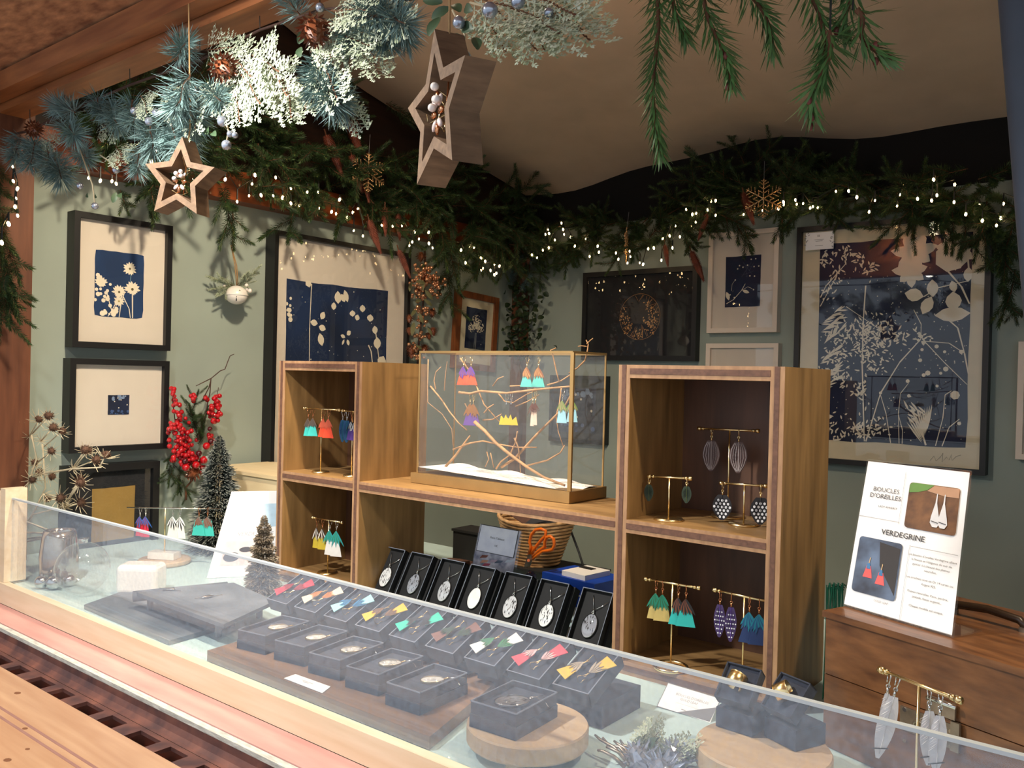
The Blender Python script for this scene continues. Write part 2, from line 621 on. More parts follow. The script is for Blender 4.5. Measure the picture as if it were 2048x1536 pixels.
# raised shutter over the counter: chip panel in a frame
fl = thing('raised_shutter', 'brown chip-panel shutter raised overhead in front of the beam', 'shutter', (-.6, .69, 2.06))
mb = MB()
mb.prism([(-2.6, .692, 2.058), (1.3, .692, 2.058), (1.3, -.75, 2.30), (-2.6, -.75, 2.30)], (0, .003, .018))
wpart('panel', mb, 'osb', fl)
wpart('edge_batten', MB().span((-2.6, .662, 2.020), (1.3, .696, 2.057)), M['stain_x'], fl)
pp = thing('shutter_prop', 'grey-blue steel prop leaning at the right edge of the stall', 'prop', (.02, .5, 1.064))
a, b = at_y(2021, -160, .5), at_y(2090, 680, .5)
a = b + (a - b) * ((2.10 - b.z) / (a.z - b.z))
b = a + (b - a) * ((1.064 - a.z) / (b.z - a.z))
wpart('rod', MB().tube([a, b], .0085, 12), 'steel', pp, True)
wpart('swivel_joint', MB().box(b + V((0, 0, .006)), (.022, .02, .012)).tube([b + V((0, -.016, .01)), b + V((0, .016, .01))], .004, 8), 'steel', pp)

# counter
ct = thing('counter', 'pale aqua painted counter top behind the glass screen', 'counter', (-.3, .9, 1.05))
wpart('top', MB().span((XL + .005, .652, 1.063), (1.29, 1.50, ZC)), 'counter', ct)
rl = obj('screen_rail', MB().span((-2.3, .648, 1.0635), (1.3, .6515, 1.10)).span((-2.3, .6515, 1.0955), (1.3, .6625, 1.10)), 'rail')
tag(rl, 'pale pine rail under the glass screen', 'rail')
ps = thing('screen_post', 'pale pine post at the left end of the glass screen', 'post', (-1.72, .67, 1.10))
wpart('upright', MB().span((-1.722, .652, 1.1005), (-1.700, .690, 1.272)), 'rail', ps)
wpart('batten', MB().span((-1.765, .650, 1.1005), (-1.724, .684, 1.262)), 'rail', ps)
gd = thing('glass_screen', 'long low veil-tinted glass screen along the counter edge', 'glass screen', (-.7, YG, 1.10))
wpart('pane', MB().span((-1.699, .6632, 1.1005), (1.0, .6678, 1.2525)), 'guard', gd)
wpart('polished_edge', MB().span((-1.699, .6625, 1.2525), (1.0, .6685, 1.2555)), 'guardedge', gd)
si = obj('sill_board', MB().span((-2.3, .600, 1.045), (1.3, .6475, 1.063)), 'pink')
tag(si, 'pink-stained plywood sill in front of the rail', 'sill')
sp = obj('sill_strip', MB().span((-2.3, .590, 1.047), (1.3, .5995, 1.0615)), 'strip')
tag(sp, 'weathered off-white strip along the sill edge', 'strip')
# slotted metal channel between the sill and the folding plank
ch = thing('slotted_channel', 'red-brown painted metal channel with rectangular slots', 'channel', (-.8, .55, 1.0))
mb = MB()
prof = [(.5895, 1.056), (.5888, 1.047), (.5850, 1.040), (.5800, 1.0365), (.5755, 1.0355)]
for (y0, z0), (y1, z1) in zip(prof, prof[1:]):
    mb.poly([(-2.3, y0, z0), (1.3, y0, z0), (1.3, y1, z1), (-2.3, y1, z1)])
wpart('curved_flange', mb, 'channel', ch, True)
mb = MB()
mb.span((-2.3, .568, 1.030), (1.3, .5755, 1.035)).span((-2.3, .517, 1.030), (1.3, .546, 1.035))
x = -2.25
n = 0
while x < 1.2:
    mb.span((x, .546, 1.030), (x + (.022 if n % 2 else .034), .568, 1.035))
    x += .034 if n % 2 == 0 else .022
    x += .050 if n % 2 == 0 else .040
    n += 1
wpart('slotted_bar', mb, 'channel', ch)
wpart('trough', MB().poly([(-2.3, .517, 1.012), (1.3, .517, 1.012), (1.3, .574, 1.012), (-2.3, .574, 1.012)]).poly([(-2.3, .574, 1.012), (1.3, .574, 1.012), (1.3, .574, 1.030), (-2.3, .574, 1.030)]), col((120, 60, 34)), ch)
pk = thing('folding_plank', 'orange varnished shelf plank folded out in the foreground', 'plank', (-.8, .3, 1.0))
wpart('board', MB().span((-2.3, .150, 1.035), (.6, .513, 1.063)), 'plank', pk)
for y in (.452, .440):
    wpart('dark_line', MB().span((-2.3, y - .0018, 1.0629), (.6, y + .0018, 1.0633)), col((150, 108, 96)), pk)  # two thin darker strips running along the plank
mb = MB()
for (x, y, r) in ((35, 1386, .004), (50, 1457, .003), (15, 1520, .004), (55, 1498, .0025)):
    p = at_z(x, y, 1.063)
    mb.ball(p, r, 8, 4, (1.4, 1, .12))
wpart('knot', mb, col((120, 74, 44)), pk, kind='stuff')

# ------------------------------------------------------------------ shelf unit
sh = thing('shelf_unit', 'brown stained plywood shelf unit with two box towers joined by a board', 'shelf', (-.9, 1.1, ZC))
TH = .018
YD = 1.190


def ply(name, a, b, m, axis):
    """a board with the three plies of its front edge"""
    o = wpart(name, MB().span(a, b), m, sh)
    (x0, y0, z0), (x1, y1, z1) = a, b
    mb, md = MB(), MB()
    if axis == 'v':
        mb.span((x0, y0 - .0012, z0), (x1, y0, z1))
        w = (x1 - x0)
        md.span((x0 + w * .30, y0 - .0020, z0), (x1 - w * .34, y0 - .0010, z1))
    else:
        mb.span((x0, y0 - .0012, z0), (x1, y0, z1))
        w = (z1 - z0)
        md.span((x0, y0 - .0020, z0 + w * .30), (x1, y0 - .0010, z1 - w * .26))
    wpart('edge_ply', mb, 'ply_l', o)
    wpart('edge_core', md, 'ply_d', o)


for (x0, x1) in ((-1.395, -1.156), (-.626, -.391)):
    ply('side_panel', (x0, YS, ZC), (x0 + TH, YD, 1.521), 'shelf', 'v')
    ply('side_panel', (x1 - TH, YS, ZC), (x1, YD, 1.521), 'shelf', 'v')
    ply('top_board', (x0 + TH, YS, 1.521 - TH), (x1 - TH, YD, 1.521), 'shelf_x', 'h')
    ply('shelf_board', (x0 + TH, YS, ZSH - TH), (x1 - TH, YD, ZSH), 'shelf_x', 'h')
    ply('bottom_board', (x0 + TH, YS, ZC), (x1 - TH, YD, ZC + TH), 'shelf_x', 'h')
    wpart('back_panel', MB().span((x0 + TH, YD - .006, ZC + TH), (x1 - TH, YD, 1.521 - TH)), 'shelf_back', sh)
ply('bridge_board', (-1.156, YS, ZSH - TH), (-.626, YD, ZSH), 'shelf_x', 'h')


# ------------------------------------------------------------------ picture frames
WALL = {'L': (V((0, 1, 0)), V((0, 0, 1)), V((1, 0, 0))), 'B': (V((1, 0, 0)), V((0, 0, 1)), V((0, -1, 0)))}


class Pic:
    """flat shapes in a print: u right, v up, in units of the print's half sizes"""
    def __init__(s, c, u, v, n, hw, hh):
        s.c, s.u, s.v, s.n, s.hw, s.hh = c, u, v, n, hw, hh
        s.mb = {}
        s.k = 0

    def get(s, m):
        return s.mb.setdefault(m, MB())

    def P(s, a, b):
        a = max(-1, min(1, a))
        b = max(-1, min(1, b))
        return s.c + s.u * (a * s.hw) + s.v * (b * s.hh) + s.n * (.0006 + s.k * 1.2e-6)

    def poly(s, pts, m='motif'):
        s.k += 1
        s.get(m).poly([s.P(*p) for p in pts])

    def disc(s, a, b, r, m='motif', n=7):
        q = s.hw / s.hh
        s.poly([(a + r * math.cos(2 * PI * i / n), b + r * q * math.sin(2 * PI * i / n)) for i in range(n)], m)

    def leaf(s, a, b, L, w, ang, m='motif', n=4):
        q = s.hw / s.hh
        ca, sa = math.cos(ang), math.sin(ang)
        o = []
        for i in range(2 * n):
            t = i / n if i <= n else 2 - i / n
            sg = 1 if i <= n else -1
            x = t * L
            y = sg * w * math.sin(PI * t) ** .8
            o.append((a + x * ca - y * sa, b + (x * sa + y * ca) * q))
        s.poly(o, m)

    def stem(s, pts, w, m='motif'):
        q = s.hw / s.hh
        for (x0, y0), (x1, y1) in zip(pts, pts[1:]):
            dx, dy = x1 - x0, (y1 - y0) / q
            l = math.hypot(dx, dy) or 1
            ox, oy = -dy / l * w, dx / l * w * q
            s.poly([(x0 - ox, y0 - oy), (x1 - ox * .7, y1 - oy * .7), (x1 + ox * .7, y1 + oy * .7), (x0 + ox, y0 + oy)], m)

    def daisy(s, a, b, r, n=14, tilt=1.0, centre='motifb'):
        for i in range(n):
            an = 2 * PI * i / n + random.uniform(-.1, .1)
            s.leaf(a, b, r * random.uniform(.85, 1.05) * (1 if math.sin(an) > -.3 else tilt), r * .17, an)
        s.disc(a, b, r * .42)
        if centre:
            s.disc(a, b, r * .16, centre)


def frame(name, label, wall, tl, br, bar, depth, fm, mm, pr=None, motif=None, pm='cyan', rot=0, inset=.35, group=None, lip=True):
    """tl, br: photo pixels of the front corners; pr: photo pixel corners of the print"""
    u, v, n = WALL[wall]
    pl = (lambda x, y, d: at_x(x, y, XL + d)) if wall == 'L' else (lambda x, y, d: at_y(x, y, YB - d))
    A, B = pl(*tl, depth), pl(*br, depth)
    w, h = (B - A).dot(u), (A - B).dot(v)
    c = (A + B) / 2 - n * depth
    if rot:
        R = Matrix.Rotation(rot, 3, n)
        u, v = R @ u, R @ v
    t = thing(name, label, 'picture', c - v * (h / 2) + n * .001, group=group)
    n0 = n * .0008
    mb = MB()
    W2, H2 = w / 2, h / 2

    def rect(hw, hh, d):
        return [c + u * (sx * hw) + v * (sy * hh) + n * d for sx, sy in ((-1, -1), (1, -1), (1, 1), (-1, 1))]
    lv = [rect(W2, H2, .0008), rect(W2, H2, depth), rect(W2 - bar, H2 - bar, depth), rect(W2 - bar, H2 - bar, depth * (1 - inset) - .001)]
    bs = [mb.pts(r) for r in lv]
    for a, b in zip(bs, bs[1:]):
        for i in range(4):
            j = (i + 1) % 4
            mb.face((a + i, a + j, b + j, b + i))
    wpart('frame', mb, fm, t)
    dm = depth * (1 - inset)
    wpart('mat_board', MB().prism(rect(W2 - bar, H2 - bar, dm - .003), n * .003), mm, t)
    if pr:
        d2 = dm + .0004
        P1, P2 = pl(*pr[0], d2), pl(*pr[1], d2)
        pc = (P1 + P2) / 2
        pw, ph = abs((P2 - P1).dot(WALL[wall][0])) / 2, abs((P1 - P2).dot(v)) / 2
        rg = random.Random(name)
        e = []
        for k in range(28):                 # slightly uneven hand-brushed edge
            q = k / 7
            sd, f = int(q), q - int(q)
            x, y = [(-1 + 2 * f, -1), (1, -1 + 2 * f), (1 - 2 * f, 1), (-1, 1 - 2 * f)][sd]
            r = 1 - rg.uniform(0, .02) - (.03 if f == 0 and pm == 'cyan' else 0)
            e.append(pc + u * (x * pw * r) + v * (y * ph * r))
        o = wpart('print', MB().prism(e, n * .0004), pm, t)
        if motif:
            g = Pic(pc + n * .0004, u, v, n, pw, ph)
            motif(g)
            for k, m_ in g.mb.items():
                wpart('motif', m_, k, o, kind='stuff')
    if lip:
        wpart('glass', MB().poly([p + n * .0 for p in rect(W2 - bar, H2 - bar, dm + .006)]), 'pane', t)
    return t


def m_daisy(g):
    g.stem([(.47, .52), (.42, .1), (.40, -.05)], .012, col((110, 150, 170)))
    g.daisy(.40, .52, .30)
    g.stem([(.52, -.05), (.55, -.98)], .028)
    g.stem([(.20, -.2), (.06, -.6), (0, -.98)], .02)
    g.stem([(.15, -.35), (.40, -.7), (.46, -.98)], .02)
    g.daisy(.52, -.10, .36, 15, .7)
    g.daisy(-.02, -.22, .30, 14, .8)
    g.daisy(-.02, -.50, .24, 12, 1, col((150, 130, 50)))
    g.daisy(-.75, .02, .28, 13, .8)
    g.disc(-.75, .02, .18)
    for i in range(26):
        a, b = random.uniform(-.98, -.35), random.uniform(-.6, .5)
        if b > .1 and a > -.7:
            continue
        g.disc(a, b * .9, random.uniform(.05, .12))
    for i in range(16):
        g.disc(random.uniform(-.75, -.1), random.uniform(-.95, -.62), random.uniform(.05, .12))
    g.stem([(-.5, -.3), (-.35, -.7), (-.2, -.98)], .02)
    g.stem([(-.1, -.5), (-.3, -.8), (-.45, -.98)], .02)


def m_stars(g):
    for i in range(14):
        g.disc(random.uniform(-.8, .8), random.uniform(.55, .9), random.uniform(.06, .16), col((120, 140, 170)), 6)
    for i in range(12):
        g.disc(random.uniform(-.9, .9), random.uniform(-.95, -.6), random.uniform(.05, .14), col((60, 84, 130)), 6)
    for a, b in ((-.4, .35), (.78, 0), (0, -.3), (.2, .5), (-.1, .7)):
        g.disc(a, b, .06)


def m_vine(g):
    g.stem([(-.55, .97), (-.57, .5), (-.56, .1), (-.53, -.15), (-.40, -.5), (-.2, -.75)], .008)
    for a, b, L, w, an in ((-.36, .60, .13, .05, 1.1), (-.42, .55, .14, .05, 3.0), (-.40, .52, .14, .05, -.25), (-.38, .45, .2, .06, -1.3),
                           (-.36, .02, .16, .06, 1.4), (-.36, -.05, .1, .05, -1.8), (-.30, -.42, .10, .05, 1.5), (-.28, -.5, .16, .08, -.9), (-.34, -.5, .1, .06, 3.3),
                           (-.66, .95, .12, .06, .6), (-.05, .93, .2, .07, -1.5), (.02, .9, .14, .05, -1.0), (-.12, .8, .12, .05, -1.6), (.08, .95, .2, .05, -1.2),
                           (.26, .66, .1, .06, 1.7), (.34, .62, .1, .05, 1.3), (.46, .72, .12, .06, 1.6), (.62, .62, .12, .07, 1.5),
                           (.72, .58, .14, .06, -1.4), (.78, .45, .2, .08, -1.5), (.86, .1, .2, .1, 1.2), (.78, -.1, .2, .1, .6), (.9, .0, .18, .1, -2.2), (.7, .08, .1, .03, 2.2),
                           (.8, -.06, .16, .07, -1.8), (.96, -.05, .2, .07, -1.3), (.15, .45, .1, .04, .7), (.12, .42, .1, .03, 2.8), (.1, .40, .1, .02, -2.0), (.16, .4, .1, .03, -1.2)):
        g.leaf(a, b, L, w, an)
    g.stem([(.60, .35), (.66, .28), (.70, .12)], .012)
    g.stem([(.75, .5), (.83, .2), (.88, .0)], .01)
    g.stem([(.12, -.30), (.18, -.46), (.32, -.66)], .014)
    g.leaf(.44, -.72, .2, .03, 1.5)
    for i in range(170):
        r = random.gauss(0, .25)
        g.disc(.45 + random.gauss(0, .2), -.25 + random.gauss(0, .18), random.choice((.004, .006, .009)), 'motif', 5)
    for i in range(60):
        g.disc(random.uniform(-.97, .97), random.uniform(-.97, .97), random.choice((.005, .008, .011)), 'motif', 5)
    for i in range(14):
        g.disc(-.9 + random.gauss(0, .06), -.5 + random.gauss(0, .08), random.uniform(.015, .035))
    for i in range(10):
        g.disc(-.96 + random.gauss(0, .03), .68 + random.gauss(0, .06), random.uniform(.02, .04))
    # the lower half of the print, hidden behind the shelf
    for i in range(30):
        g.leaf(random.uniform(-.9, .9), random.uniform(-.98, -.8), .12, .04, random.uniform(0, 6))


def m_allium(g):
    for x in (-.14, -.02, .06):
        g.stem([(x, -.98), (x * .5 + .02, -.2)], .012, col((170, 176, 176)))
    for cx, cy, r, n in ((.02, .42, .44, 60), (-.32, .02, .44, 56), (.38, .06, .44, 56), (.02, .1, .4, 40)):
        for i in range(n):
            a = random.uniform(0, 2 * PI)
            q = r * random.uniform(.15, 1)
            x, y = cx + q * math.cos(a), cy + q * math.sin(a) * .55
            g.disc(x, y, random.uniform(.03, .055), 'motif', 5)
    g.disc(.55, -.72, .03)


def m_circle(g):
    q = g.hw / g.hh
    ink = 'goldink'
    for i in range(44):
        a0, a1 = 2 * PI * i / 44, 2 * PI * (i + 1) / 44
        g.stem([(.05 + .42 * math.cos(a0), -.02 + .42 * q * math.sin(a0)), (.05 + .42 * math.cos(a1), -.02 + .42 * q * math.sin(a1))], .0025, ink)
    for cx, cy, n, s in ((.30, .0, 26, .12), (.22, -.22, 22, .11), (.32, -.38, 16, .08), (-.28, -.05, 24, .12), (-.2, -.32, 20, .1), (.02, -.5, 16, .1), (.22, .3, 8, .05)):
        for i in range(n):
            a, b = cx + random.gauss(0, s * .5), cy + random.gauss(0, s)
            if (a - .05) ** 2 + ((b + .02) / q) ** 2 < .42 ** 2:
                g.leaf(a, b, .035, .01, random.uniform(0, 6.3), ink)
    for i in range(46):
        a = random.uniform(0, 2 * PI)
        x, y = .05 + .40 * math.cos(a), -.02 + .40 * q * math.sin(a)
        k = random.uniform(.5, .9)
        g.stem([(x, y), (.05 + (x - .05) * k + random.gauss(0, .03), y * k + random.gauss(0, .05))], .0022, ink)


def m_twig(g):
    g.stem([(-.9, -.85), (-.5, -.7), (-.05, -.35), (.15, -.1)], .018)
    g.stem([(-.05, -.35), (.3, -.22), (.55, -.3)], .012)
    g.stem([(-.62, -.35), (-.6, -.1), (-.45, .05)], .008)
    g.leaf(-.75, -.72, .5, .11, 1.9)
    g.leaf(0, -.35, .42, .09, -.35)
    for a, b in ((-.42, .07), (.25, .62), (.7, .85), (.45, .84), (.62, .55), (.88, .56), (.66, .18), (.4, .2), (.62, -.34), (-.2, .62), (-.3, .5), (0, .55), (-.7, -.5), (-.45, -.62), (-.5, -.85)):
        g.disc(a, b, .045, 'motif', 5)
    for i in range(9):
        g.stem([(random.uniform(-.1, .6), random.uniform(.1, .8)), (random.uniform(.0, .6), random.uniform(.1, .8))], .003, col((120, 124, 140)))


def m_meadow(g):
    rnd = random.Random(5)

    def spray(x, y, n, s, L, w, a0=0, a1=6.3):
        for i in range(n):
            g.leaf(x + rnd.gauss(0, s), y + rnd.gauss(0, s * .7), L * rnd.uniform(.5, 1.2), w, rnd.uniform(a0, a1))
    # big maple and lobed leaves, upper right
    for x, y, r in ((.30, .84, .30), (.25, .66, .24), (.78, .86, .28)):
        for i in range(7):
            g.leaf(x, y, r * rnd.uniform(.75, 1.1), r * .26, 2 * PI * i / 7 + .3)
        g.disc(x, y, r * .5)
    g.disc(.74, .78, .20)
    g.disc(.86, .88, .15)
    for x, y, L, w, a in ((.52, .58, .24, .075, -1.5), (.42, .42, .25, .09, 2.9), (.52, .42, .26, .08, -2.0), (.76, .56, .16, .05, -1.3), (.78, .46, .26, .10, -1.5), (.56, .24, .44, .10, .05),
                          (.96, .68, .2, .06, -1.6), (.62, .72, .34, .09, .1)):
        g.leaf(x, y, L, w, a)
    g.stem([(.42, .42), (.6, .5), (.95, .55)], .007)
    g.stem([(.7, .66), (.88, .5), (.98, .34)], .012)
    g.stem([(.94, .80), (.97, .6)], .012)
    # long stems
    for pts, w in (([(-.34, .55), (-.36, .2), (-.36, -.2), (-.33, -.6), (-.30, -.98)], .010), ([(-.28, -.98), (-.1, -.5), (.14, -.2), (.40, .02)], .009),
                   ([(.40, .02), (.40, .16), (.3, .3)], .006), ([(.42, .02), (.7, -.2), (.98, -.4)], .006), ([(.45, .0), (.75, -.02), (.95, -.12)], .006),
                   ([(.70, .22), (.85, .12), (.94, -.12), (.99, -.3)], .010), ([(-.97, .45), (-.9, .56), (-.62, .78)], .008), ([(-.97, .36), (-.82, .56), (-.70, .74)], .006),
                   ([(.05, -.98), (-.02, -.7), (-.1, -.52)], .006), ([(.16, -.98), (.14, -.7), (.16, -.5), (.26, -.4)], .005), ([(.62, -.98), (.70, -.72), (.72, -.5), (.8, -.46)], .006),
                   ([(.70, -.98), (.78, -.8), (.9, -.72)], .006), ([(.5, -.98), (.42, -.8), (.3, -.65)], .012), ([(.2, -.98), (.2, -.85), (.14, -.7)], .005), ([(-.6, .35), (-.3, .2), (-.1, .1)], .005)):
        g.stem(pts, w)
    for x, y, n, s in ((-.36, .12, 40, .07), (-.08, .10, 34, .08), (-.62, .05, 30, .1), (-.15, -.05, 40, .1), (-.35, -.1, 30, .06), (.12, .05, 20, .06), (.40, .04, 26, .05), (-.7, -.15, 30, .09),
                       (-.2, -.28, 26, .08), (-.62, -.35, 30, .08), (-.85, -.3, 24, .06), (-.36, -.5, 30, .05), (-.34, -.85, 50, .08), (-.1, -.85, 20, .06), (-.8, -.85, 20, .1), (-.6, -.92, 20, .1),
                       (-.9, .85, 26, .07), (-.6, .88, 26, .07), (-.42, .8, 14, .05), (-.3, .7, 16, .05), (-.86, .5, 12, .05), (-.72, .62, 16, .07)):
        spray(x, y, n, s, .07, .011)
    for x, y, a in ((-.95, .18, .3), (-.95, .10, .2), (-.9, -.02, .9), (-.95, -.22, .5), (-.95, -.4, .35), (-.95, -.5, .25)):
        for i in range(12):
            g.leaf(x + i * .02, y + i * .012, .16, .012, a + rnd.uniform(-.35, .45))
    for i in range(12):
        g.leaf(.45 + i * .006, -.96 + i * .012, .34, .012, 2.2 - i * .07)
    spray(.38, -.72, 14, .05, .14, .013, 1.9, 2.8)
    for x, y in ((.25, -.38), (.27, -.52), (.82, -.50), (.9, -.76), (-.1, -.5), (.62, -.42), (.5, -.3), (.66, -.3), (.72, -.26), (.45, -.32), (.42, -.08), (.40, -.18), (.6, -.05), (.7, -.1), (.9, -.1)):
        g.disc(x, y, rnd.uniform(.02, .036))
    g.disc(.84, -.50, .06)
    for i in range(260):
        g.disc(rnd.uniform(-.97, .97), rnd.uniform(-.97, .7), rnd.choice((.004, .006, .009)), 'motif', 5)
    for i in range(90):
        g.leaf(rnd.gauss(-.3, .3), rnd.gauss(0, .14), .04, .006, rnd.uniform(0, 6.3))


frame('picture_frame', 'deep black frame with blue daisy print, uppermost on the left wall', 'L', (150, 420), (341, 702), .013, .036, 'bframe', 'matb', ((190, 497), (286, 639)), m_daisy)
frame('picture_frame', 'deep black square frame with a tiny night-blue print in a wide mat', 'L', (141, 716), (336, 897), .013, .036, 'bframe', 'matb', ((216, 790), (258, 829)), m_stars, 'cyand')
f3 = frame('picture_frame', 'black frame with gold paper on dark mat, lowest on the left wall', 'L', (133, 934), (316, 1120), .016, .036, 'bframe', 'matd', ((184, 978), (268, 1075)), None, 'gold')
frame('picture_frame', 'large black frame with blue trailing vine print behind the left tower', 'L', (551, 459), (812, 968), .012, .042, 'bframe', 'matb', ((573, 556), (768, 922)), m_vine, 'cyanm')
frame('picture_frame', 'small amber wood frame with white allium print near the corner', 'L', (914, 581), (993, 742), .022, .020, 'oframe', 'cream', ((932, 612), (971, 702)), m_allium, 'cyand', rot=-.055)
frame('picture_frame', 'black landscape frame with a gold plant circle on black', 'B', (1166, 546), (1390, 722), .016, .03, 'bframe', 'matd', ((1185, 562), (1372, 708)), m_circle, 'matd')
frame('picture_frame', 'white frame with a small twig cyanotype, above another white frame', 'B', (1418, 467), (1553, 664), .014, .030, 'wframe', 'matb', ((1452, 514), (1520, 613)), m_twig, 'cyand')
frame('picture_frame', 'lower white frame cut off by the top of the right tower', 'B', (1412, 687), (1551, 900), .014, .030, 'wframe', 'matb', ((1446, 745), (1515, 850)), m_twig, 'cyand')
fb = frame('picture_frame', 'large black frame with dark meadow cyanotype on the back wall', 'B', (1594, 455), (1970, 952), .014, .040, 'bframe', 'cream', ((1640, 487), (1934, 900)), m_meadow, 'cyand')
frame('picture_frame', 'white frame cut by the right edge of the photo', 'B', (2037, 683), (2230, 932), .014, .030, 'wframe', 'matb', ((2085, 745), (2180, 860)), m_twig, 'cyand')
frame('picture_frame', 'black frame hung low on the back wall behind the glass vitrine', 'B', (1100, 750), (1208, 890), .012, .03, 'bframe', 'matd', ((1120, 775), (1190, 868)), m_stars, 'cyand')
# small price card tucked into the big frame
pc = thing('price_card', 'small white botanical label in the corner of the large meadow picture', 'card', at_y(1638, 480, YB - .042))
a, b = at_y(1612, 467, YB - .0415), at_y(1667, 497, YB - .0415)
wpart('card', MB().span((a.x, YB - .0418, b.z), (b.x, YB - .0412, a.z)), 'white', pc)
lettering('III', .009, pc, at_y(1637, 472, YB - .0422), (1, 0, 0), (0, 0, 1))
for yy, w in ((479, .026), (482, .02), (491, .022)):
    p = at_y(1638, yy, YB - .0422)
    wpart('text_line', MB().span((p.x - w / 2, p.y - .0001, p.z - .0006), (p.x + w / 2, p.y, p.z + .0006)), 'inkl', pc)
mb = MB()
for sx in (1613, 1664):
    for k in range(9):
        p = at_y(sx + random.uniform(-2, 3), 469 + k * 3, YB - .0422)
        d = V((random.uniform(-1, 1), 0, random.uniform(-1, 1))).normalized()
        mb.needle(p, d, .008, .0014, d.cross(V((0, 1, 0))))
wpart('leaf_border', mb, 'inkl', pc, kind='stuff')
wpart('signature', MB().tube([at_y(x, y, YB - .0268) for x, y in ((1860, 921), (1868, 912), (1872, 922), (1880, 915), (1886, 906), (1884, 924), (1893, 914), (1898, 920), (1903, 909), (1904, 921), (1912, 913), (1922, 910))], .0006, 4), col((150, 140, 116)), fb)


# ------------------------------------------------------------------ greenery
def rv(rg, k=1.0):
    return V((rg.gauss(0, k), rg.gauss(0, k), rg.gauss(0, k)))


def twig_needles(mb, rg, P, nl, nw, dens, fwd=.75, flat=None):
    """needles spiralling round the polyline P"""
    tot = sum((b - a).length for a, b in zip(P, P[1:]))
    done = 0
    ang = rg.uniform(0, 6)
    for a, b in zip(P, P[1:]):
        d = (b - a)
        L = d.length
        d = d.normalized()
        R = fr(d)
        k = max(1, int(L * dens))
        for i in range(k):
            t = (done + L * i / k) / tot
            ang += 2.4
            o = R @ V((math.cos(ang), math.sin(ang), 0))
            if flat is not None:
                o = (o - flat * o.dot(flat) * .75).normalized()
            q = (o * (1 - .3 * t) + d * (fwd + .9 * t * t) + rv(rg, .12)).normalized()
            mb.needle(a + d * (L * i / k), q, nl * rg.uniform(.75, 1.1) * (1 - .25 * t), nw, q.cross(o) if q.cross(o).length > .01 else o.cross(d))
        done += L


def fir_mesh(name, L, seed, sides=3, nl=.029, nw=.0013, dens=1500, mats=('fir', 'firstem', 'firtip'), droop=.25):
    rg = random.Random(seed)
    mb = MB()

    def limb(p, d, l, r):
        P = [p]
        n = 5
        for i in range(n):
            d = (d + V((0, 0, -droop * .0)) + rv(rg, .07)).normalized()
            p = p + d * (l / n)
            P.append(p)
        mb.mi = 1
        mb.tube(P, r, 4, r * .4)
        mb.mi = 0
        twig_needles(mb, rg, P, nl, nw, dens, .5)
        mb.mi = 2
        twig_needles(mb, rg, P[-2:], nl * .6, nw, dens * .25, 1.6)
        mb.mi = 0
        return P
    P = limb(V((0, 0, 0)), V((0, 0, 1)), L, .0022)
    for k in range(sides):
        q = P[1 + k % 4] if sides > 1 else P[2]
        a = rg.uniform(0, .6) + PI * (k % 2)
        d = V((math.cos(a), math.sin(a) * .6, rg.uniform(.8, 1.3))).normalized()
        limb(q, d, L * rg.uniform(.35, .55), .0015)
    return mb.mesh(name, list(mats))


FIR = [fir_mesh('fir_branch', .17 + .03 * i, 10 + i, 3 if i < 3 else 4) for i in range(4)]
FROST = fir_mesh('frosted_sprig', .17, 61, 2, .030, .0018, 1300, ('cedar', 'firstem', 'firtip'))
FIRH = [fir_mesh('fir_sprig', .16, 40 + i, 0 if i % 2 else 1, .021, .0010, 1500, ('firl', 'firstem', 'firtip')) for i in range(3)]


def place(name, me, parent, p, d, roll, s=1.0, up=V((0, 0, 1))):
    R = fr(d, up) @ Matrix.Rotation(roll, 3, 'Z')
    return wpart(name, me, None, parent, mw=T(p, R, s))


def path_at(P, t):
    k = len(P) - 1
    i = min(k - 1, int(t * k))
    f = t * k - i
    return P[i].lerp(P[i + 1], f)


# fir garland on the left wall: boughs fixed above the beam, tips spilling down and out
g1 = thing('fir_garland', 'dark green fir garland above the beam on the left wall', 'garland', (XL + .06, 1.5, 1.98))
rg = random.Random(3)
for k in range(150):
    t = (k + rg.random()) / 150
    y = .80 + t * 1.62
    ztop = 2.08 + .04 * rg.random() if y > 1.7 else 2.05 + .22 * rg.random()
    z = rg.uniform(1.98, ztop + .05)
    if y > 1.95:
        z = rg.uniform(1.90, 2.12)
    if y < 1.2:
        z = rg.uniform(1.98, 2.14)
    p = V((XL + rg.uniform(.05, .12), y, z))
    d = V((rg.uniform(.15, .7), rg.uniform(-.7, .7), rg.uniform(-.8, .25 if z > 2.0 else 0)))
    place('fir_branch', FIR[k % 4], g1, p, d, rg.uniform(0, 6), rg.uniform(.55, .82))
# tips hanging lower, where the photo shows them
for px, py, dx, dy, s in ((300, 395, .1, 1, .7), (450, 375, -.1, 1, .95), (465, 420, .15, 1, .85), (530, 330, .3, 1, .7), (240, 380, .3, .6, .6),
                          (895, 520, .1, 1, 1.0), (960, 500, .1, 1, .8), (990, 500, .3, .8, .7), (870, 470, -.1, 1, .7), (760, 420, .2, 1, .7),
                          (1010, 470, -.2, 1, .8), (830, 440, .1, 1, .8), (690, 360, .3, .8, .7), (610, 330, .3, .9, .7)):
    p = at_x(px, py, XL + .07)
    q = at_x(px + dx * 60, py + dy * 60, XL + .11)
    place('fir_branch', FIR[int(px) % 4], g1, p, q - p, px, s * .72)

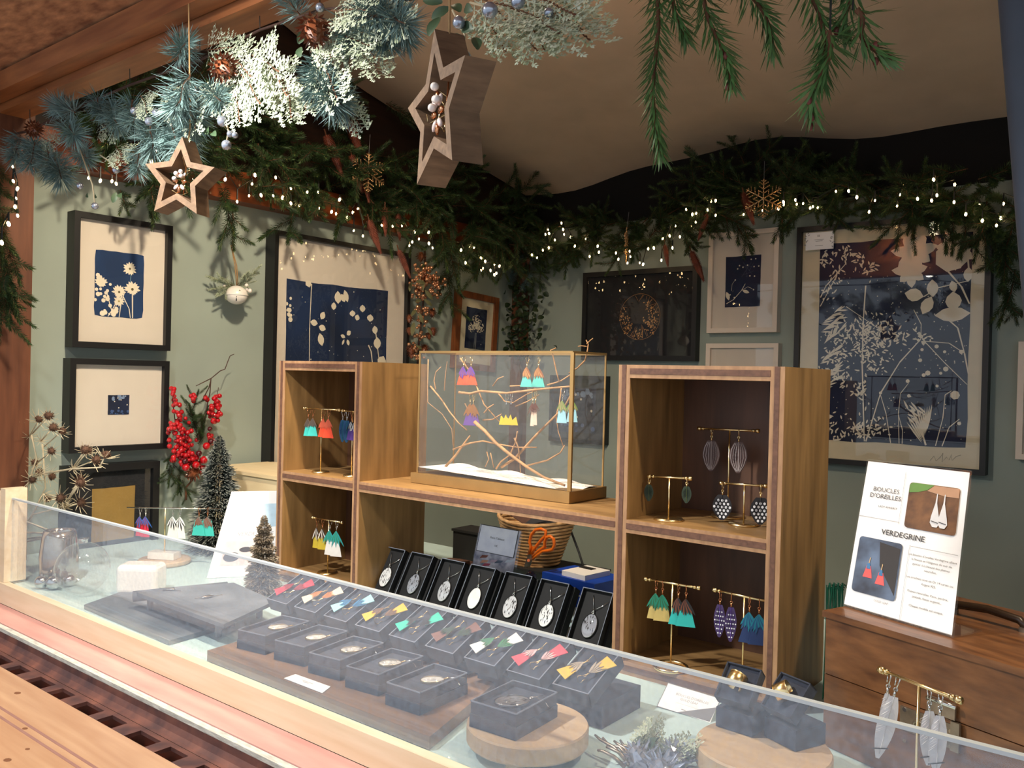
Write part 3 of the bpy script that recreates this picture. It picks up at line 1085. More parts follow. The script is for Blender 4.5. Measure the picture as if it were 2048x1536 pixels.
g2 = thing('fir_garland', 'dark fir garland strung along the top of the back wall', 'garland', (-.9, YB - .05, 1.95))
for k in range(140):
    t = (k + rg.random()) / 140
    x = -1.90 + t * 1.75
    z = 1.985 + .03 * math.sin(x * 5) + rg.uniform(-.03, .09)
    p = V((x, YB - rg.uniform(.03, .10), z))
    d = V((rg.uniform(-1, 1), -rg.uniform(.1, .5), rg.uniform(-.6, .4)))
    place('fir_branch', FIR[k % 4], g2, p, d, rg.uniform(0, 6), rg.uniform(.5, .78))
for px, py, dx, dy, s in ((1085, 480, .1, 1, .8), (1110, 480, .4, .9, .9), (1140, 470, .2, 1, 1.0), (1265, 460, -.1, 1, .8), (1330, 440, 0, 1, .8), (1370, 480, .6, .5, .6),
                          (1490, 330, -.35, -1, .75), (1510, 330, .7, -1, .75), (1490, 350, -1, .1, .8), (1460, 360, -1, -.1, .7), (1510, 360, -.3, 1, .7), (1560, 365, .5, 1, .7),
                          (1660, 390, .1, 1, .8), (1690, 400, -.1, 1, .7), (1740, 400, .2, 1, .8), (1880, 390, .1, 1, .9), (1905, 420, .1, 1, .9), (1850, 400, -.5, .8, .7), (1930, 430, .2, 1, .8),
                          (1990, 430, .05, 1, 1.0), (2010, 470, .05, 1, 1.0), (2030, 420, 0, 1, 1.1), (2000, 520, .1, 1, 1.0), (2030, 540, .0, 1, 1.0), (2045, 480, 0, 1, 1), (1720, 390, -.6, .6, .6),
                          (1975, 400, -.2, 1, .9), (2020, 590, .1, 1, .7)):
    p = at_y(px, py, YB - .06)
    q = at_y(px + dx * 60, py + dy * 60, YB - .10)
    place('fir_branch', FIR[int(px) % 4], g2, p, q - p, px, s * .72)

g3 = thing('fir_garland', 'short fir garland hanging down the red-brown corner post at far left', 'garland', (XL + .08, .70, 1.65))
for k, (px, py, dx, dy, s) in enumerate(((0, 330, .1, 1, .8), (-15, 360, .3, 1, .8), (5, 420, .1, 1, .8), (-10, 470, .4, 1, .8), (15, 490, .2, 1, .9), (10, 530, .2, 1, .9), (20, 560, .1, 1, .8),
                                         (-5, 560, .2, 1, .9), (10, 600, .2, 1, .6), (-20, 420, .2, 1, .9), (-20, 530, .3, 1, .9))):
    p = at_x(px, py, XL + .09)
    q = at_x(px + dx * 60, py + dy * 60, XL + .12)
    place('fir_branch', FIR[k % 4], g3, p, q - p, k, s * .62)

# fresh sprigs hanging from the shutter, upper right
gs = 'fresh fir sprigs hanging overhead'
for k, (x0, y0, x1, y1, lab) in enumerate((
        (1305, -70, 1318, 305, 'longest fresh fir sprig, hanging left of the others overhead'), (1345, -90, 1362, 75, 'short fresh fir sprig beside the longest hanging one'),
        (1395, -90, 1455, 165, 'fresh fir sprig with a bent tip, third from the left overhead'), (1470, -100, 1545, 95, 'slanting fresh fir sprig in the middle of the hanging row'),
        (1610, -90, 1655, 160, 'fresh fir sprig hanging right of the gap overhead'), (1690, -80, 1700, 60, 'fresh fir sprig with reddish buds overhead'),
        (1660, 60, 1625, 228, 'fresh fir sprig whose pale tip curls left'), (1705, 20, 1755, 115, 'rightmost fresh fir sprig with a tip turned right'))):
    p, q = at_y(x0, y0, .60), at_y(x1, y1, .62)
    L = (q - p).length
    t = thing('fir_sprig', lab, 'fir sprig', p, group=gs)
    mb = MB()
    r2 = random.Random(k + 70)
    P = [p.lerp(q, i / 6) + V((math.sin(i * 1.1 + k), 0, 0)) * .004 for i in range(7)]
    wpart('stem', MB().tube(P, .0022, 5, .001), 'firstem', t, True)
    mb = MB()
    twig_needles(mb, r2, P, .027, .0011, 2000, .55)
    wpart('needles', mb, 'firl', t, kind='stuff')
    mb = MB()
    twig_needles(mb, r2, P[-2:], .016, .0007, 500, 1.5)
    wpart('tip_needles', mb, col((112, 140, 70)), t, kind='stuff')
    wpart('wire_tie', MB().tube([p, V((p.x, p.y, 2.072))], .0008, 4), 'cable', t)
    if k in (2, 5, 6, 7):
        for j in range(3):
            wpart('bud', MB().ball(P[-1 - j % 2] + rv(r2, .004), .0022, 6, 4, (1, 1, 1.5)), col((110, 52, 44)), t, True)


# ------------------------------------------------------------------ frosted garland on the front beam
def pine_mesh(seed):
    rg = random.Random(seed)
    mb = MB()
    P = [V((0, 0, 0)), V((.004, 0, .02)), V((0, .003, .045)), V((.002, 0, .062))]
    mb.mi = 1
    mb.tube(P, .002, 4, .001)
    mb.mi = 0
    for i in range(330):
        t = rg.random()
        a = rg.uniform(0, 2 * PI)
        o = V((math.cos(a), math.sin(a), rg.uniform(-.15, 1.0 + t * 1.2))).normalized()
        p = path_at(P, t)
        mb.needle(p, o, 0.046 * rg.uniform(.75, 1.1), .0009, o.cross(rv(rg)))
    return mb.mesh('pine_spray', [M['pine'], M['firstem']])


def cedar_mesh(seed, L=.13):
    rg = random.Random(seed)
    mb = MB()

    def rib(p, d, l, w):
        mb.needle(p, d, l, w, d.cross(V((0, 1, .15))))

    def limb(p, d, l, lev):
        n = max(3, int(l / .0075))
        w = .0016 if lev == 0 else .0012
        q = p
        for i in range(n):
            d = (d + V((rg.gauss(0, .04), rg.gauss(0, .05), rg.gauss(0, .04)))).normalized()
            q2 = q + d * (l / n)
            mb.mi = 1 if lev == 0 else 0
            rib(q, (q2 - q).normalized(), (q2 - q).length * 1.3, w)
            mb.mi = 0
            sd = 1 if i % 2 else -1
            t = i / n
            r = Matrix.Rotation(sd * rg.uniform(.6, .9), 3, 'Y')
            if lev < 2:
                limb(q2, r @ d, l * (.42 if lev == 0 else .40) * (1 - t * .6), lev + 1)
            else:
                rib(q2, r @ d, .006, .0016)
            q = q2
        rib(q, d, .007, .0018)
    limb(V((0, 0, 0)), V((0, 0, 1)), L, 0)
    return mb.mesh('cedar_spray', [M['cedar'], M['firstem']])


PINE = [pine_mesh(i) for i in range(3)]
CEDAR = [cedar_mesh(20 + i) for i in range(3)]


def cone_mesh(name, L, r, seed, m, open_=.35, turns=13, rows=14):
    rg = random.Random(seed)
    mb = MB()
    prof = [(r * .15, 0), (r * .62, L * .08), (r * .8, L * .35), (r * .7, L * .65), (r * .35, L * .9), (.0005, L)]
    mb.lathe(prof, (0, 0, 0), 8)
    for j in range(rows):
        t = (j + .4) / rows
        rr = r * (.65 + .45 * math.sin(PI * min(1, t * 1.15 + .08))) * (1 - .45 * t * t)
        n = turns if t < .8 else turns - 4
        for i in range(n):
            a = 2 * PI * (i + .5 * (j % 2)) / n
            o = V((math.cos(a), math.sin(a), 0))
            s = V((-math.sin(a), math.cos(a), 0))
            w = 2.6 * rr / n
            z = L * t
            h = L / rows
            b = o * (rr * .72)
            mb.poly((b + V((0, 0, z - h * .5)), o * rr + s * w * .5 + V((0, 0, z + h * .35)), o * (rr * (1 + open_ * .35)) + V((0, 0, z + h * 1.05)), o * rr - s * w * .5 + V((0, 0, z + h * .35))))
    return mb.mesh(name, M[m])


SPRUCE = cone_mesh('spruce_cone', .125, .0145, 1, 'cone', .3, 11, 22)
PINEC = cone_mesh('pine_cone', .036, .013, 2, 'coneo', 1.6, 8, 7)


def leaf_mesh(name, L, w, m, n=5, curl=.15):
    mb = MB()
    a = [V((0, 0, 0))]
    l_, r_, c_ = [], [], []
    for i in range(n + 1):
        t = i / n
        h = w * math.sin(PI * min(1, t * .92 + .04)) ** .7
        z = L * t
        y = curl * L * math.sin(t * 2)
        c_.append((0, y, z))
        l_.append((-h, y + h * .35, z))
        r_.append((h, y + h * .35, z))
    b = mb.pts(l_ + c_ + r_)
    k = n + 1
    for i in range(n):
        mb.face((b + i, b + k + i, b + k + i + 1, b + i + 1))
        mb.face((b + k + i, b + 2 * k + i, b + 2 * k + i + 1, b + k + i + 1))
    return mb.mesh(name, M[m], True)


LEAF = leaf_mesh('leaf', .032, .0085, 'leaf')
BEAD = MB().ball((0, 0, 0), 1, 10, 7)
BEAD_S = BEAD.mesh('berry', 'berrys', True)


def bead(name, me, parent, p, r):
    return wpart(name, me, None, parent, mw=T(p, None, r))


fg = thing('frosted_garland', 'frosted garland of blue pine, cedar, cones and silver berries on the front beam', 'garland', (-1.1, .72, 1.99))
ST = [at_y(x, y, .725) for x, y in ((-60, 285), (60, 262), (130, 225), (260, 170), (400, 120), (520, 60), (640, 20), (760, 5), (900, -10), (1050, -15))]
wpart('main_stem', MB().tube(ST, .0024, 6, .0015), 'twigd', fg, True)
for q in ST[1:]:
    if q.z < 2.0:
        wpart('wire_tie', MB().tube([q, V((q.x, .724, 2.004))], .0007, 4), 'cable', fg)
rg = random.Random(11)
k = 0
for (px, py, dx, dy, Y, s) in (
        (40, 270, -.2, 1, .70, 1.0), (15, 265, -.8, .6, .72, .9), (150, 225, -.6, -.2, .70, 1.0), (140, 250, .2, .4, .66, 1.0), (70, 285, -.2, .8, .69, .9), (95, 300, .1, 1, .70, 1.0),
        (110, 320, .3, 1, .70, 1.15), (60, 290, .9, .5, .72, 1.0), (225, 215, .3, 1, .70, 1.0), (195, 195, .3, .9, .70, .9), (265, 200, .1, 1, .70, 1.0), (300, 245, .1, 1, .69, 1.1),
        (340, 240, .2, 1, .69, 1.2), (370, 200, .4, .9, .68, 1.1), (355, 120, .2, -.4, .69, 1.0), (380, 150, -.3, .7, .66, 1.1), (385, 240, -.2, 1, .69, 1.0),
        (640, 120, -.2, .9, .70, .9), (640, 150, .4, 1, .70, 1.1), (660, 170, .5, 1, .72, 1.0), (770, 30, 1, .5, .70, 1.0), (740, 60, 1, .6, .72, 1.0), (720, 20, .9, .2, .70, 1.0),
        (600, 30, -.3, -.5, .70, .8), (690, 40, .2, 1, .71, .9), (790, 50, .6, .8, .73, .8), (420, 180, .6, .7, .68, .9), (280, 300, -.1, 1, .71, .8), (160, 300, .6, .7, .71, .9)):
    p, q = at_y(px, py, Y), at_y(px + dx * 30, py + dy * 30, Y - .006)
    place('pine_spray', PINE[k % 3], fg, p, q - p, k, s * .80)
    k += 1
for (px, py, dx, dy, Y, s) in (
        (440, 110, 1, .35, .70, 1.2), (450, 120, 1, .9, .70, 1.1), (470, 140, 1, .6, .69, 1.2), (430, 140, .6, 1, .70, 1.0), (500, 130, .7, 1, .70, 1.0), (530, 130, 1, .7, .70, 1.1), (560, 150, .5, 1, .70, .9),
        (410, 100, .8, -.1, .71, .9), (590, 150, .7, 1, .72, .9), (620, 100, .8, .9, .70, 1.1), (650, 60, 1, .3, .70, 1.0), (660, 20, 1, -.1, .70, 1.1), (690, 60, 1, .6, .72, 1.0), (700, 20, 1, .25, .70, 1.1),
        (640, 40, .6, .9, .71, .9), (720, 90, .7, .7, .72, .8), (680, 190, .6, 1, .73, .7), (390, 170, .3, 1, .69, .9), (330, 170, .5, .9, .70, .8), (200, 240, .8, .9, .70, .7), (230, 290, .8, .8, .71, .8),
        (1000, 5, 1, .35, .71, 1.25), (985, 10, .8, .8, .72, 1.0), (1040, 20, .7, .9, .72, .9), (1060, 0, 1, .45, .72, 1.25), (960, 10, .5, .9, .73, .8), (1090, 10, 1, .6, .72, .9), (1020, -10, 1, .1, .72, 1.2),
        (940, -10, 1, .3, .72, 1.0), (500, 110, 1, .15, .70, 1.1), (460, 170, .5, 1, .69, .8), (80, 270, .8, .6, .70, .7), (280, 190, .8, .8, .69, .7)):
    p, q = at_y(px, py, Y), at_y(px + dx * 30, py + dy * 30, Y - .004)
    R = fr(q - p, CF)
    mw = T(p, R @ Matrix.Rotation(rg.uniform(-.4, .4), 3, 'Z') @ Matrix.Rotation(PI / 2 * 0, 3, 'Z'), s * .78)
    wpart('cedar_spray', CEDAR[k % 3], None, fg, mw=mw)
    k += 1
for (px, py, a, L, Y) in ((900, 15, 2.5, 1.0, .69), (885, 5, 3.2, 1.0, .69), (905, 10, .9, 1.0, .68), (880, 35, 2.0, 1.1, .68), (930, 15, .4, .9, .68), (925, 55, .2, 1.1, .68), (930, 75, 2.7, 1.3, .67), (950, 75, 1.4, .9, .67), (955, 70, -.3, .6, .67),
                          (610, 60, 2.0, .9, .70), (625, 85, .3, .9, .70), (600, 95, 1.4, .9, .70), (660, 70, 1.0, .9, .71), (415, 255, 1.3, .8, .68), (425, 265, .8, .8, .68), (175, 385, 1.2, .7, .72), (190, 390, .7, .7, .72),
                          (232, 385, 1.9, .8, .72), (238, 388, 1.0, .8, .72)):
    p, q = at_y(px, py, Y), at_y(px + math.cos(a) * 30, py + math.sin(a) * 30, Y - .005)
    place('leaf', LEAF, fg, p, q - p, rg.uniform(-.5, .5), L * .72, CF * -1)
for (px, py, r, Y) in ((298, 243, .0065, .67), (312, 226, .0065, .68), (268, 222, .006, .68), (445, 243, .0075, .67), (453, 290, .007, .67), (190, 412, .0062, .71), (232, 340, .006, .70), (160, 372, .006, .70),
                       (927, 116, .0085, .66), (980, 20, .0085, .67), (1036, 3, .0075, .68), (918, 45, .007, .67), (640, 15, .006, .70), (1098, 25, .005, .70), (460, 268, .0045, .67), (470, 270, .0045, .67)):
    p = at_y(px, py, Y)
    bead('berry', BEAD_S, fg, p, r)
for pts in (((160, 300), (185, 370), (189, 405)), ((420, 180), (450, 240), (457, 262), (453, 286)), ((200, 310), (222, 325), (230, 337)), ((905, 20), (930, 70), (926, 108)), ((940, 5), (965, 12), (978, 18))):
    wpart('berry_stem', MB().tube([at_y(x, y, .69) for x, y in pts], .0013, 5), 'stemw', fg, True)
for (px, py, dx, dy, s) in ((440, 130, .9, .7, 1.2), (625, 45, .2, 1, 1.2), (65, 255, .5, .5, .9)):
    p, q = at_y(px, py, .68), at_y(px + dx * 30, py + dy * 30, .67)
    place('pine_cone', PINEC, fg, p, q - p, 0, s)


# ------------------------------------------------------------------ wooden stars
def star(lab, px, py, Y, hpx, yaw, roll, k, decor):
    c = at_y(px, py, Y)
    Rr = hpx * mpp(c) / 1.81
    th = Rr * (.40 if k == 2 else .52)
    R = Matrix.Rotation(yaw, 3, 'Z') @ Matrix.Rotation(PI / 2, 3, 'X') @ Matrix.Rotation(roll, 3, 'Z')
    t = thing('wooden_star', lab, 'star', c, R, 'hollow wooden stars hung from the front beam')
    mb = MB()
    o, i_ = [], []
    for j in range(10):
        a = PI / 2 + PI * j / 5
        r = Rr if j % 2 == 0 else Rr * .50
        o.append(V((r * math.cos(a), r * math.sin(a), 0)))
        r2 = (Rr * .70 if j % 2 == 0 else Rr * .35)
        i_.append(V((r2 * math.cos(a), r2 * math.sin(a), 0)))
    h = V((0, 0, th / 2))
    b = [mb.pts([p + s * h for p in q]) for q, s in ((o, 1), (i_, 1), (i_, -1), (o, -1))]
    for a, c2 in ((0, 1), (1, 2), (2, 3), (3, 0)):
        for j in range(10):
            jj = (j + 1) % 10
            mb.face((b[a] + j, b[a] + jj, b[c2] + jj, b[c2] + j))
    part('star_frame', mb, 'starwood', t)
    part('hanging_cord', MB().tube([V((0, Rr * .9, 0)), V((0, Rr * .9 + .03, 0)), R.transposed() @ V((0, 0, 2.018 - at_y(px, py, Y).z))], .0012, 5), 'bowb', t, True)
    r2 = random.Random(k)
    d = part('wire_flower', MB().tube([V((0, Rr * .48, 0)), V((.001, 0, th * .1)), V((0, -Rr * .42, 0))], .001, 5), 'copper', t, True)
    for j in range(14):
        p = V((r2.gauss(0, Rr * .12), r2.gauss(0, Rr * .22), r2.uniform(-.2, .5) * th))
        a = r2.uniform(0, 6.3)
        mb = MB().tube([V((0, p.y * .5, 0)), p, p + V((math.cos(a), math.sin(a), .3)) * Rr * .12], .0006, 4)
        part('wire', mb, 'goldm', d, True)
    for j in range(8):
        a = 2 * PI * j / 8
        p = V((math.cos(a) * Rr * .04, math.sin(a) * Rr * .12 - Rr * .05, th * .35))
        mb = MB().ball(p + V((math.cos(a), math.sin(a), .2)) * Rr * .08, Rr * .085, 8, 5, (.55, 1, .35), Matrix.Rotation(a - PI / 2, 3, 'Z'))
        part('petal', mb, col((216, 196, 190), .4) if j % 2 else 'copper', d, True)
    for j in range(4):
        part('pearl', MB().ball(V((r2.uniform(-.12, .12) * Rr, r2.uniform(-.1, .3) * Rr, th * .5)), Rr * .055, 8, 6), 'berryw', d, True)


star('hollow wooden star with wire flower hanging before the left wall', 370, 362, .66, 150, .42, -.08, 1, 0)
star('large hollow wooden star hanging in the middle before the ceiling', 898, 222, .62, 290, -.43, .05, 2, 1)


# ------------------------------------------------------------------ cones, snowflakes, lights
gc = 'long spruce cones hung in the garlands'
for (x0, y0, x1, y1, w, lab) in (
        (652, 270, 686, 355, 'L', 'long spruce cone beside the hanging snowflake, leftmost of the three big ones'), (697, 240, 727, 323, 'L', 'long spruce cone reaching highest under the frosted spray'),
        (703, 310, 724, 385, 'L', 'long spruce cone just left of the left snowflake'), (728, 345, 738, 405, 'L', 'spruce cone tip below the left snowflake'),
        (738, 440, 762, 508, 'L', 'long spruce cone over the top edge of the large vine picture'), (770, 415, 771, 473, 'L', 'spruce cone hanging among lights left of the berry swag'),
        (795, 425, 800, 482, 'L', 'spruce cone hanging just above the berry swag'), (797, 500, 821, 556, 'L', 'long spruce cone overlapping the top of the bronze berry swag'),
        (1414, 428, 1396, 482, 'B', 'curved spruce cone left of the white twig picture'), (1382, 502, 1408, 563, 'B', 'spruce cone hanging beside the lower left of the white twig picture'),
        (1487, 385, 1508, 450, 'B', 'spruce cone behind the silver snowflake'), (1330, 490, 1336, 534, 'B', 'dark spruce cone hanging above the black landscape frame'),
        (520, 300, 540, 345, 'L', 'dark spruce cone half hidden in the fir left of the big cones')):
    if w == 'L':
        p, q = at_x(x0, y0, XL + .16), at_x(x1, y1, XL + .17)
    else:
        p, q = at_y(x0, y0, YB - .14), at_y(x1, y1, YB - .15)
    t = thing('spruce_cone', lab, 'cone', p, group=gc)
    s = (q - p).length / .125
    place('cone_scales', SPRUCE, t, p, q - p, x0, s)
    wpart('cone_stalk', MB().tube([p, p + (p - q).normalized() * .012 + V((0, 0, .004))], .0018, 5), 'firstem', t)


def snowflake(lab, c, r, n, R):
    t = thing('snowflake_ornament', lab, 'ornament', c, R)
    for j in range(6):
        a = 2 * PI * j / 6 + PI / 2
        d = V((math.cos(a), math.sin(a), 0))
        mb = MB()
        mb.tube([V((0, 0, 0)), d * r], r * .035, 5)
        for f, l in ((.28, .30), (.5, .34), (.72, .26), (.88, .12)):
            for sg in (-1, 1):
                e = Matrix.Rotation(sg * 1.0, 3, 'Z') @ d
                mb.tube([d * r * f, d * r * f + e * r * l], r * .03, 4)
                for g in (.4, .7, 1.0):
                    mb.ball(d * r * f + e * r * l * g, r * .045, 5, 4)
        mb.ball(d * r, r * .05, 5, 4)
        part('snowflake_arm', mb, 'glit', t)
    part('thread', MB().tube([V((0, r, 0)), V((0, r + .05, .005))], .0004, 4), 'inkl', t)


p = at_x(737, 345, XL + .20)
snowflake('gold glitter snowflake hanging by the big cones on the left wall', p, 38 * mpp(p), 0, Matrix.Rotation(1.25, 3, 'Z') @ Matrix.Rotation(PI / 2, 3, 'X'))
p = at_y(1527, 397, YB - .17)
snowflake('silver-gold glitter snowflake hanging above the white twig picture', p, 38 * mpp(p), 0, Matrix.Rotation(.35, 3, 'Z') @ Matrix.Rotation(PI / 2, 3, 'X'))
p = at_y(1253, 490, YB - .15)
snowflake('glitter snowflake seen nearly edge-on over the black landscape frame', p, 34 * mpp(p), 0, Matrix.Rotation(2.0, 3, 'Z') @ Matrix.Rotation(PI / 2, 3, 'X'))

BULB = MB().ball((0, 0, 0), 1, 6, 4, (1, 1, 1.6)).mesh('bulb', 'bulb', True)


def zz(o, s, L):
    return [(o[0] + a * s, o[1] + b * s) for a, b in L]


LL = zz((440, 220), .2214, [(47, 627), (316, 588), (290, 668), (503, 610), (262, 775), (371, 770), (481, 775), (565, 792), (155, 828), (640, 710), (640, 843), (710, 870), (788, 742), (887, 744), (897, 888), (1008, 920), (1048, 938), (1080, 810), (1150, 970), (1200, 925), (1245, 892), (1208, 1090), (1291, 1138), (1461, 1042), (1560, 1047), (1641, 1047), (1760, 1100), (1797, 1165), (1738, 1192), (1711, 1225), (1885, 1105), (1888, 1205)])
LL += zz((800, 480), .1628, [(355, 40), (400, 97), (150, 25), (115, 70), (750, 125), (857, 87), (910, 92), (805, 280), (995, 222), (1047, 263), (1160, 300), (1222, 320), (1020, 348), (998, 368), (1112, 375), (1185, 408), (1160, 428)])
LL += zz((0, 0), .3418, [(520, 1040), (587, 1058), (655, 1060), (680, 1075), (910, 885), (885, 945)])
LBk = zz((1020, 250), .2832, [(363, 693), (375, 738), (270, 738), (250, 772), (276, 766), (382, 773), (427, 792), (317, 812), (458, 856), (533, 803), (619, 856), (628, 898), (563, 928), (274, 866), (232, 884), (155, 917), (191, 937), (748, 904), (765, 948), (845, 892), (850, 930), (829, 975), (916, 974), (940, 984), (975, 873), (1016, 869), (1147, 868), (1069, 955), (1127, 783), (1078, 803), (1200, 790), (1244, 597), (1288, 632), (1315, 624), (1312, 687), (1284, 714), (1168, 712), (1395, 600), (1452, 535), (1418, 538), (1452, 638), (1650, 632), (1710, 606), (1785, 604), (1895, 592), (1931, 545), (1933, 565), (2016, 530), (2025, 560)])
LBk += zz((1250, 0), .3906, [(912, 1042), (947, 1063), (962, 1058), (987, 1065), (1080, 980), (1145, 978), (1187, 1010), (1250, 1085), (1280, 1027), (1407, 997), (1393, 1055), (1430, 950), (1498, 1018), (1570, 1027), (1597, 1000), (1580, 920), (1688, 945), (1685, 1035), (1745, 1097), (1815, 1050), (1830, 1130), (1938, 1043), (1925, 1117), (1902, 1155), (2010, 1080)])
LP = zz((0, 0), .3418, [(75, 975), (78, 1060), (100, 1105), (92, 1160), (88, 1210), (103, 1262), (50, 1310), (10, 1420)])
rg = random.Random(4)
for lab, pts, fn in (('warm fairy lights strung through the left wall garland', LL, lambda x, y: at_x(x, y, XL + .12 + rg.uniform(0, .05))),
                     ('warm fairy lights strung through the back wall garland', LBk, lambda x, y: at_y(x, y, YB - .12 - rg.uniform(0, .05))),
                     ('short run of warm fairy lights down the corner post at far left', LP, lambda x, y: at_x(x, y, XL + .14))):
    Q = [fn(x, y) for x, y in pts]
    t = thing('string_lights', lab, 'fairy lights', Q[0])
    srt = sorted(Q, key=lambda p: (p.y if 'back' not in lab else p.x) if 'post' not in lab else -p.z)
    cab = []
    for i, q in enumerate(srt):
        cab.append(q + V((0, 0, .022)) + V((0, 0, .01 * math.sin(i * 2.1))))
    wpart('cable', MB().tube(cab, .0014, 4), 'cable', t)
    for q, cb in zip(srt, cab):
        wpart('bulb', BULB, None, t, mw=T(q, Matrix.Rotation(rg.uniform(-.5, .5), 3, 'X'), rg.uniform(.0021, .0034)))
        wpart('socket', MB().tube([q + V((0, 0, .005)), cb], .0022, 5, .0016), 'cable', t)


# ------------------------------------------------------------------ wall ornaments
# white jingle bell
c = at_x(473, 590, XL + .06)
r = 22 * mpp(c)
bl = thing('jingle_bell', 'white enamel jingle bell with frosted sprigs hanging on the left wall', 'bell', c)
prof = []
for i in range(13):
    th = PI * i / 12
    prof.append((max(.0004, r * math.sin(th)), -r * .86 * math.cos(th)))
wpart('bell_body', MB().lathe(prof, c, 28), 'whitegl', bl, True)
wpart('rim', MB().lathe([(r * 1.0, -.0015), (r * 1.05, -.0015), (r * 1.05, .0015), (r * 1.0, .0015)], c, 28), 'whitegl', bl)
fw = (EYE - c).normalized()
Rb = fr(V((fw.x, fw.y, 0)))
e1, e2 = Rb @ V((1, 0, 0)), V((0, 0, 1))
o = c + V((fw.x, fw.y, -.35)).normalized() * r * .93
wpart('slot', MB().ball(o + e2 * .003, .0028, 8, 5).tube([o, o - e2 * .008 - V((fw.x, fw.y, 0)) * .002], .0013, 6), 'blackbox', bl)
o = c + (V((fw.x, fw.y, 0)) + e1 * .3 + e2 * .40).normalized() * r * .93
st = [o + (e1 * math.cos(PI / 2 + PI * j / 5) + e2 * math.sin(PI / 2 + PI * j / 5)) * (.0034 if j % 2 == 0 else .0014) for j in range(10)]
wpart('star_hole', MB().prism(st, fw * .0012), 'blackbox', bl)
top = c + V((0, 0, r * .86))
hk = at_x(462, 490, XL + .05)
wpart('cord', MB().tube([top, top.lerp(hk, .5) + V((0, .003, 0)), hk], .0014, 5).tube([top + V((0, .004, 0)), top.lerp(hk, .5) + V((0, .008, 0)), hk], .0014, 5), 'bowb', bl, True)
for sg in (-1, 1):
    for k in range(2):
        a = [top, top + e1 * (sg * (.012 + .006 * k)) + e2 * (.012 + .012 * k), top + e1 * sg * (.026 + .004 * k) + e2 * (.004 + .01 * k)]
        mb = MB()
        w = fw * .007
        mb.poly([a[0] - w, a[1] - w, a[1] + w, a[0] + w]).poly([a[1] - w, a[2] - w, a[2] + w, a[1] + w])
        wpart('ribbon_loop', mb, 'bowb', bl)
for k, (dx, dy, s) in enumerate(((-1, .35, .55), (-1, -.1, .5), (-.9, -.5, .45), (.8, .9, .6), (.9, .2, .35), (-.8, .1, .5), (.7, .6, .4))):
    place('frosted_sprig', FROST, bl, top + e1 * dx * .006, e1 * dx + e2 * dy + fw * .35, k, s * .72)
for dx, dy in ((-1.05, .75), (.95, .6), (1.15, .45), (.85, .9)):
    bead('bead', BEAD.mesh('bead', 'berryw', True), bl, c + e1 * dx * r + e2 * dy * r + fw * .006, .0055)

# red berry swag
c = at_x(390, 870, XL + .05)
rs = thing('berry_swag', 'red berry and pine swag hanging beside the square frame', 'swag', at_x(385, 965, XL + .03))
RB = BEAD.mesh('berry', 'berryr', True)
RM = BEAD.mesh('berry', 'berrym', True)
rg = random.Random(21)
for (x0, y0, x1, y1, wd, n) in ((345, 775, 352, 810, 4, 9), (352, 815, 372, 900, 14, 34), (345, 850, 382, 920, 15, 34), (350, 900, 400, 940, 16, 30), (432, 790, 437, 830, 6, 16), (420, 815, 432, 845, 7, 12), (418, 870, 425, 885, 6, 7), (385, 790, 388, 800, 5, 5), (408, 795, 412, 800, 4, 4), (375, 905, 395, 925, 8, 10)):
    for i in range(int(n * 1.45)):
        t = rg.random()
        p = at_x(x0 + (x1 - x0) * t + rg.gauss(0, wd * .6), y0 + (y1 - y0) * t + rg.gauss(0, wd * .5), XL + .05 + rg.uniform(0, .035))
        bead('berry', RB, rs, p, rg.uniform(.0046, .0062))
for x, y, m_, r in ((413, 892, RB, .009), (392, 930, RB, .009), (408, 920, RB, .0095), (372, 935, RB, .009), (422, 883, RM, .008), (398, 907, RM, .0075), (370, 922, RM, .007), (420, 858, RM, .006)):
    bead('large_berry', m_, rs, at_x(x, y, XL + .095), r)
for k, (x, y, dx, dy, s) in enumerate(((395, 880, 0, -1, .9), (400, 890, .15, -1, .8), (390, 860, -.1, -1, .8), (385, 830, .1, -1, .6), (405, 850, .3, -1, .6), (345, 905, -.3, 1, .5), (350, 920, -.1, 1, .6), (360, 930, .1, 1, .6), (355, 950, .2, 1, .6), (340, 930, -.2, 1, .6), (365, 960, .2, 1, .5))):
    p, q = at_x(x, y, XL + .035), at_x(x + dx * 40, y + dy * 40, XL + .06)
    place('pine_sprig', FIR[k % 4], rs, p, q - p, k, s * .5)
for pts, rr in ((((395, 880), (410, 830), (420, 785), (422, 757), (440, 742), (450, 738), (456, 722), (460, 712), (468, 708)), .0016), (((422, 757), (400, 768), (392, 772)), .0014), (((405, 800), (418, 775), (422, 757)), .0016), (((350, 840), (345, 800), (343, 775)), .0012), (((425, 840), (432, 800), (437, 775)), .0012), (((372, 1000), (372, 975), (385, 960), (380, 940)), .003)):
    wpart('twig', MB().tube([at_x(x, y, XL + .06) for x, y in pts], rr, 5, rr * .6), 'twigd' if rr < .003 else 'firstem', rs, True)
place('pine_cone', PINEC, rs, at_x(395, 940, XL + .07), CR * -.2 - CU * .3 - CF, 0, 1.15)

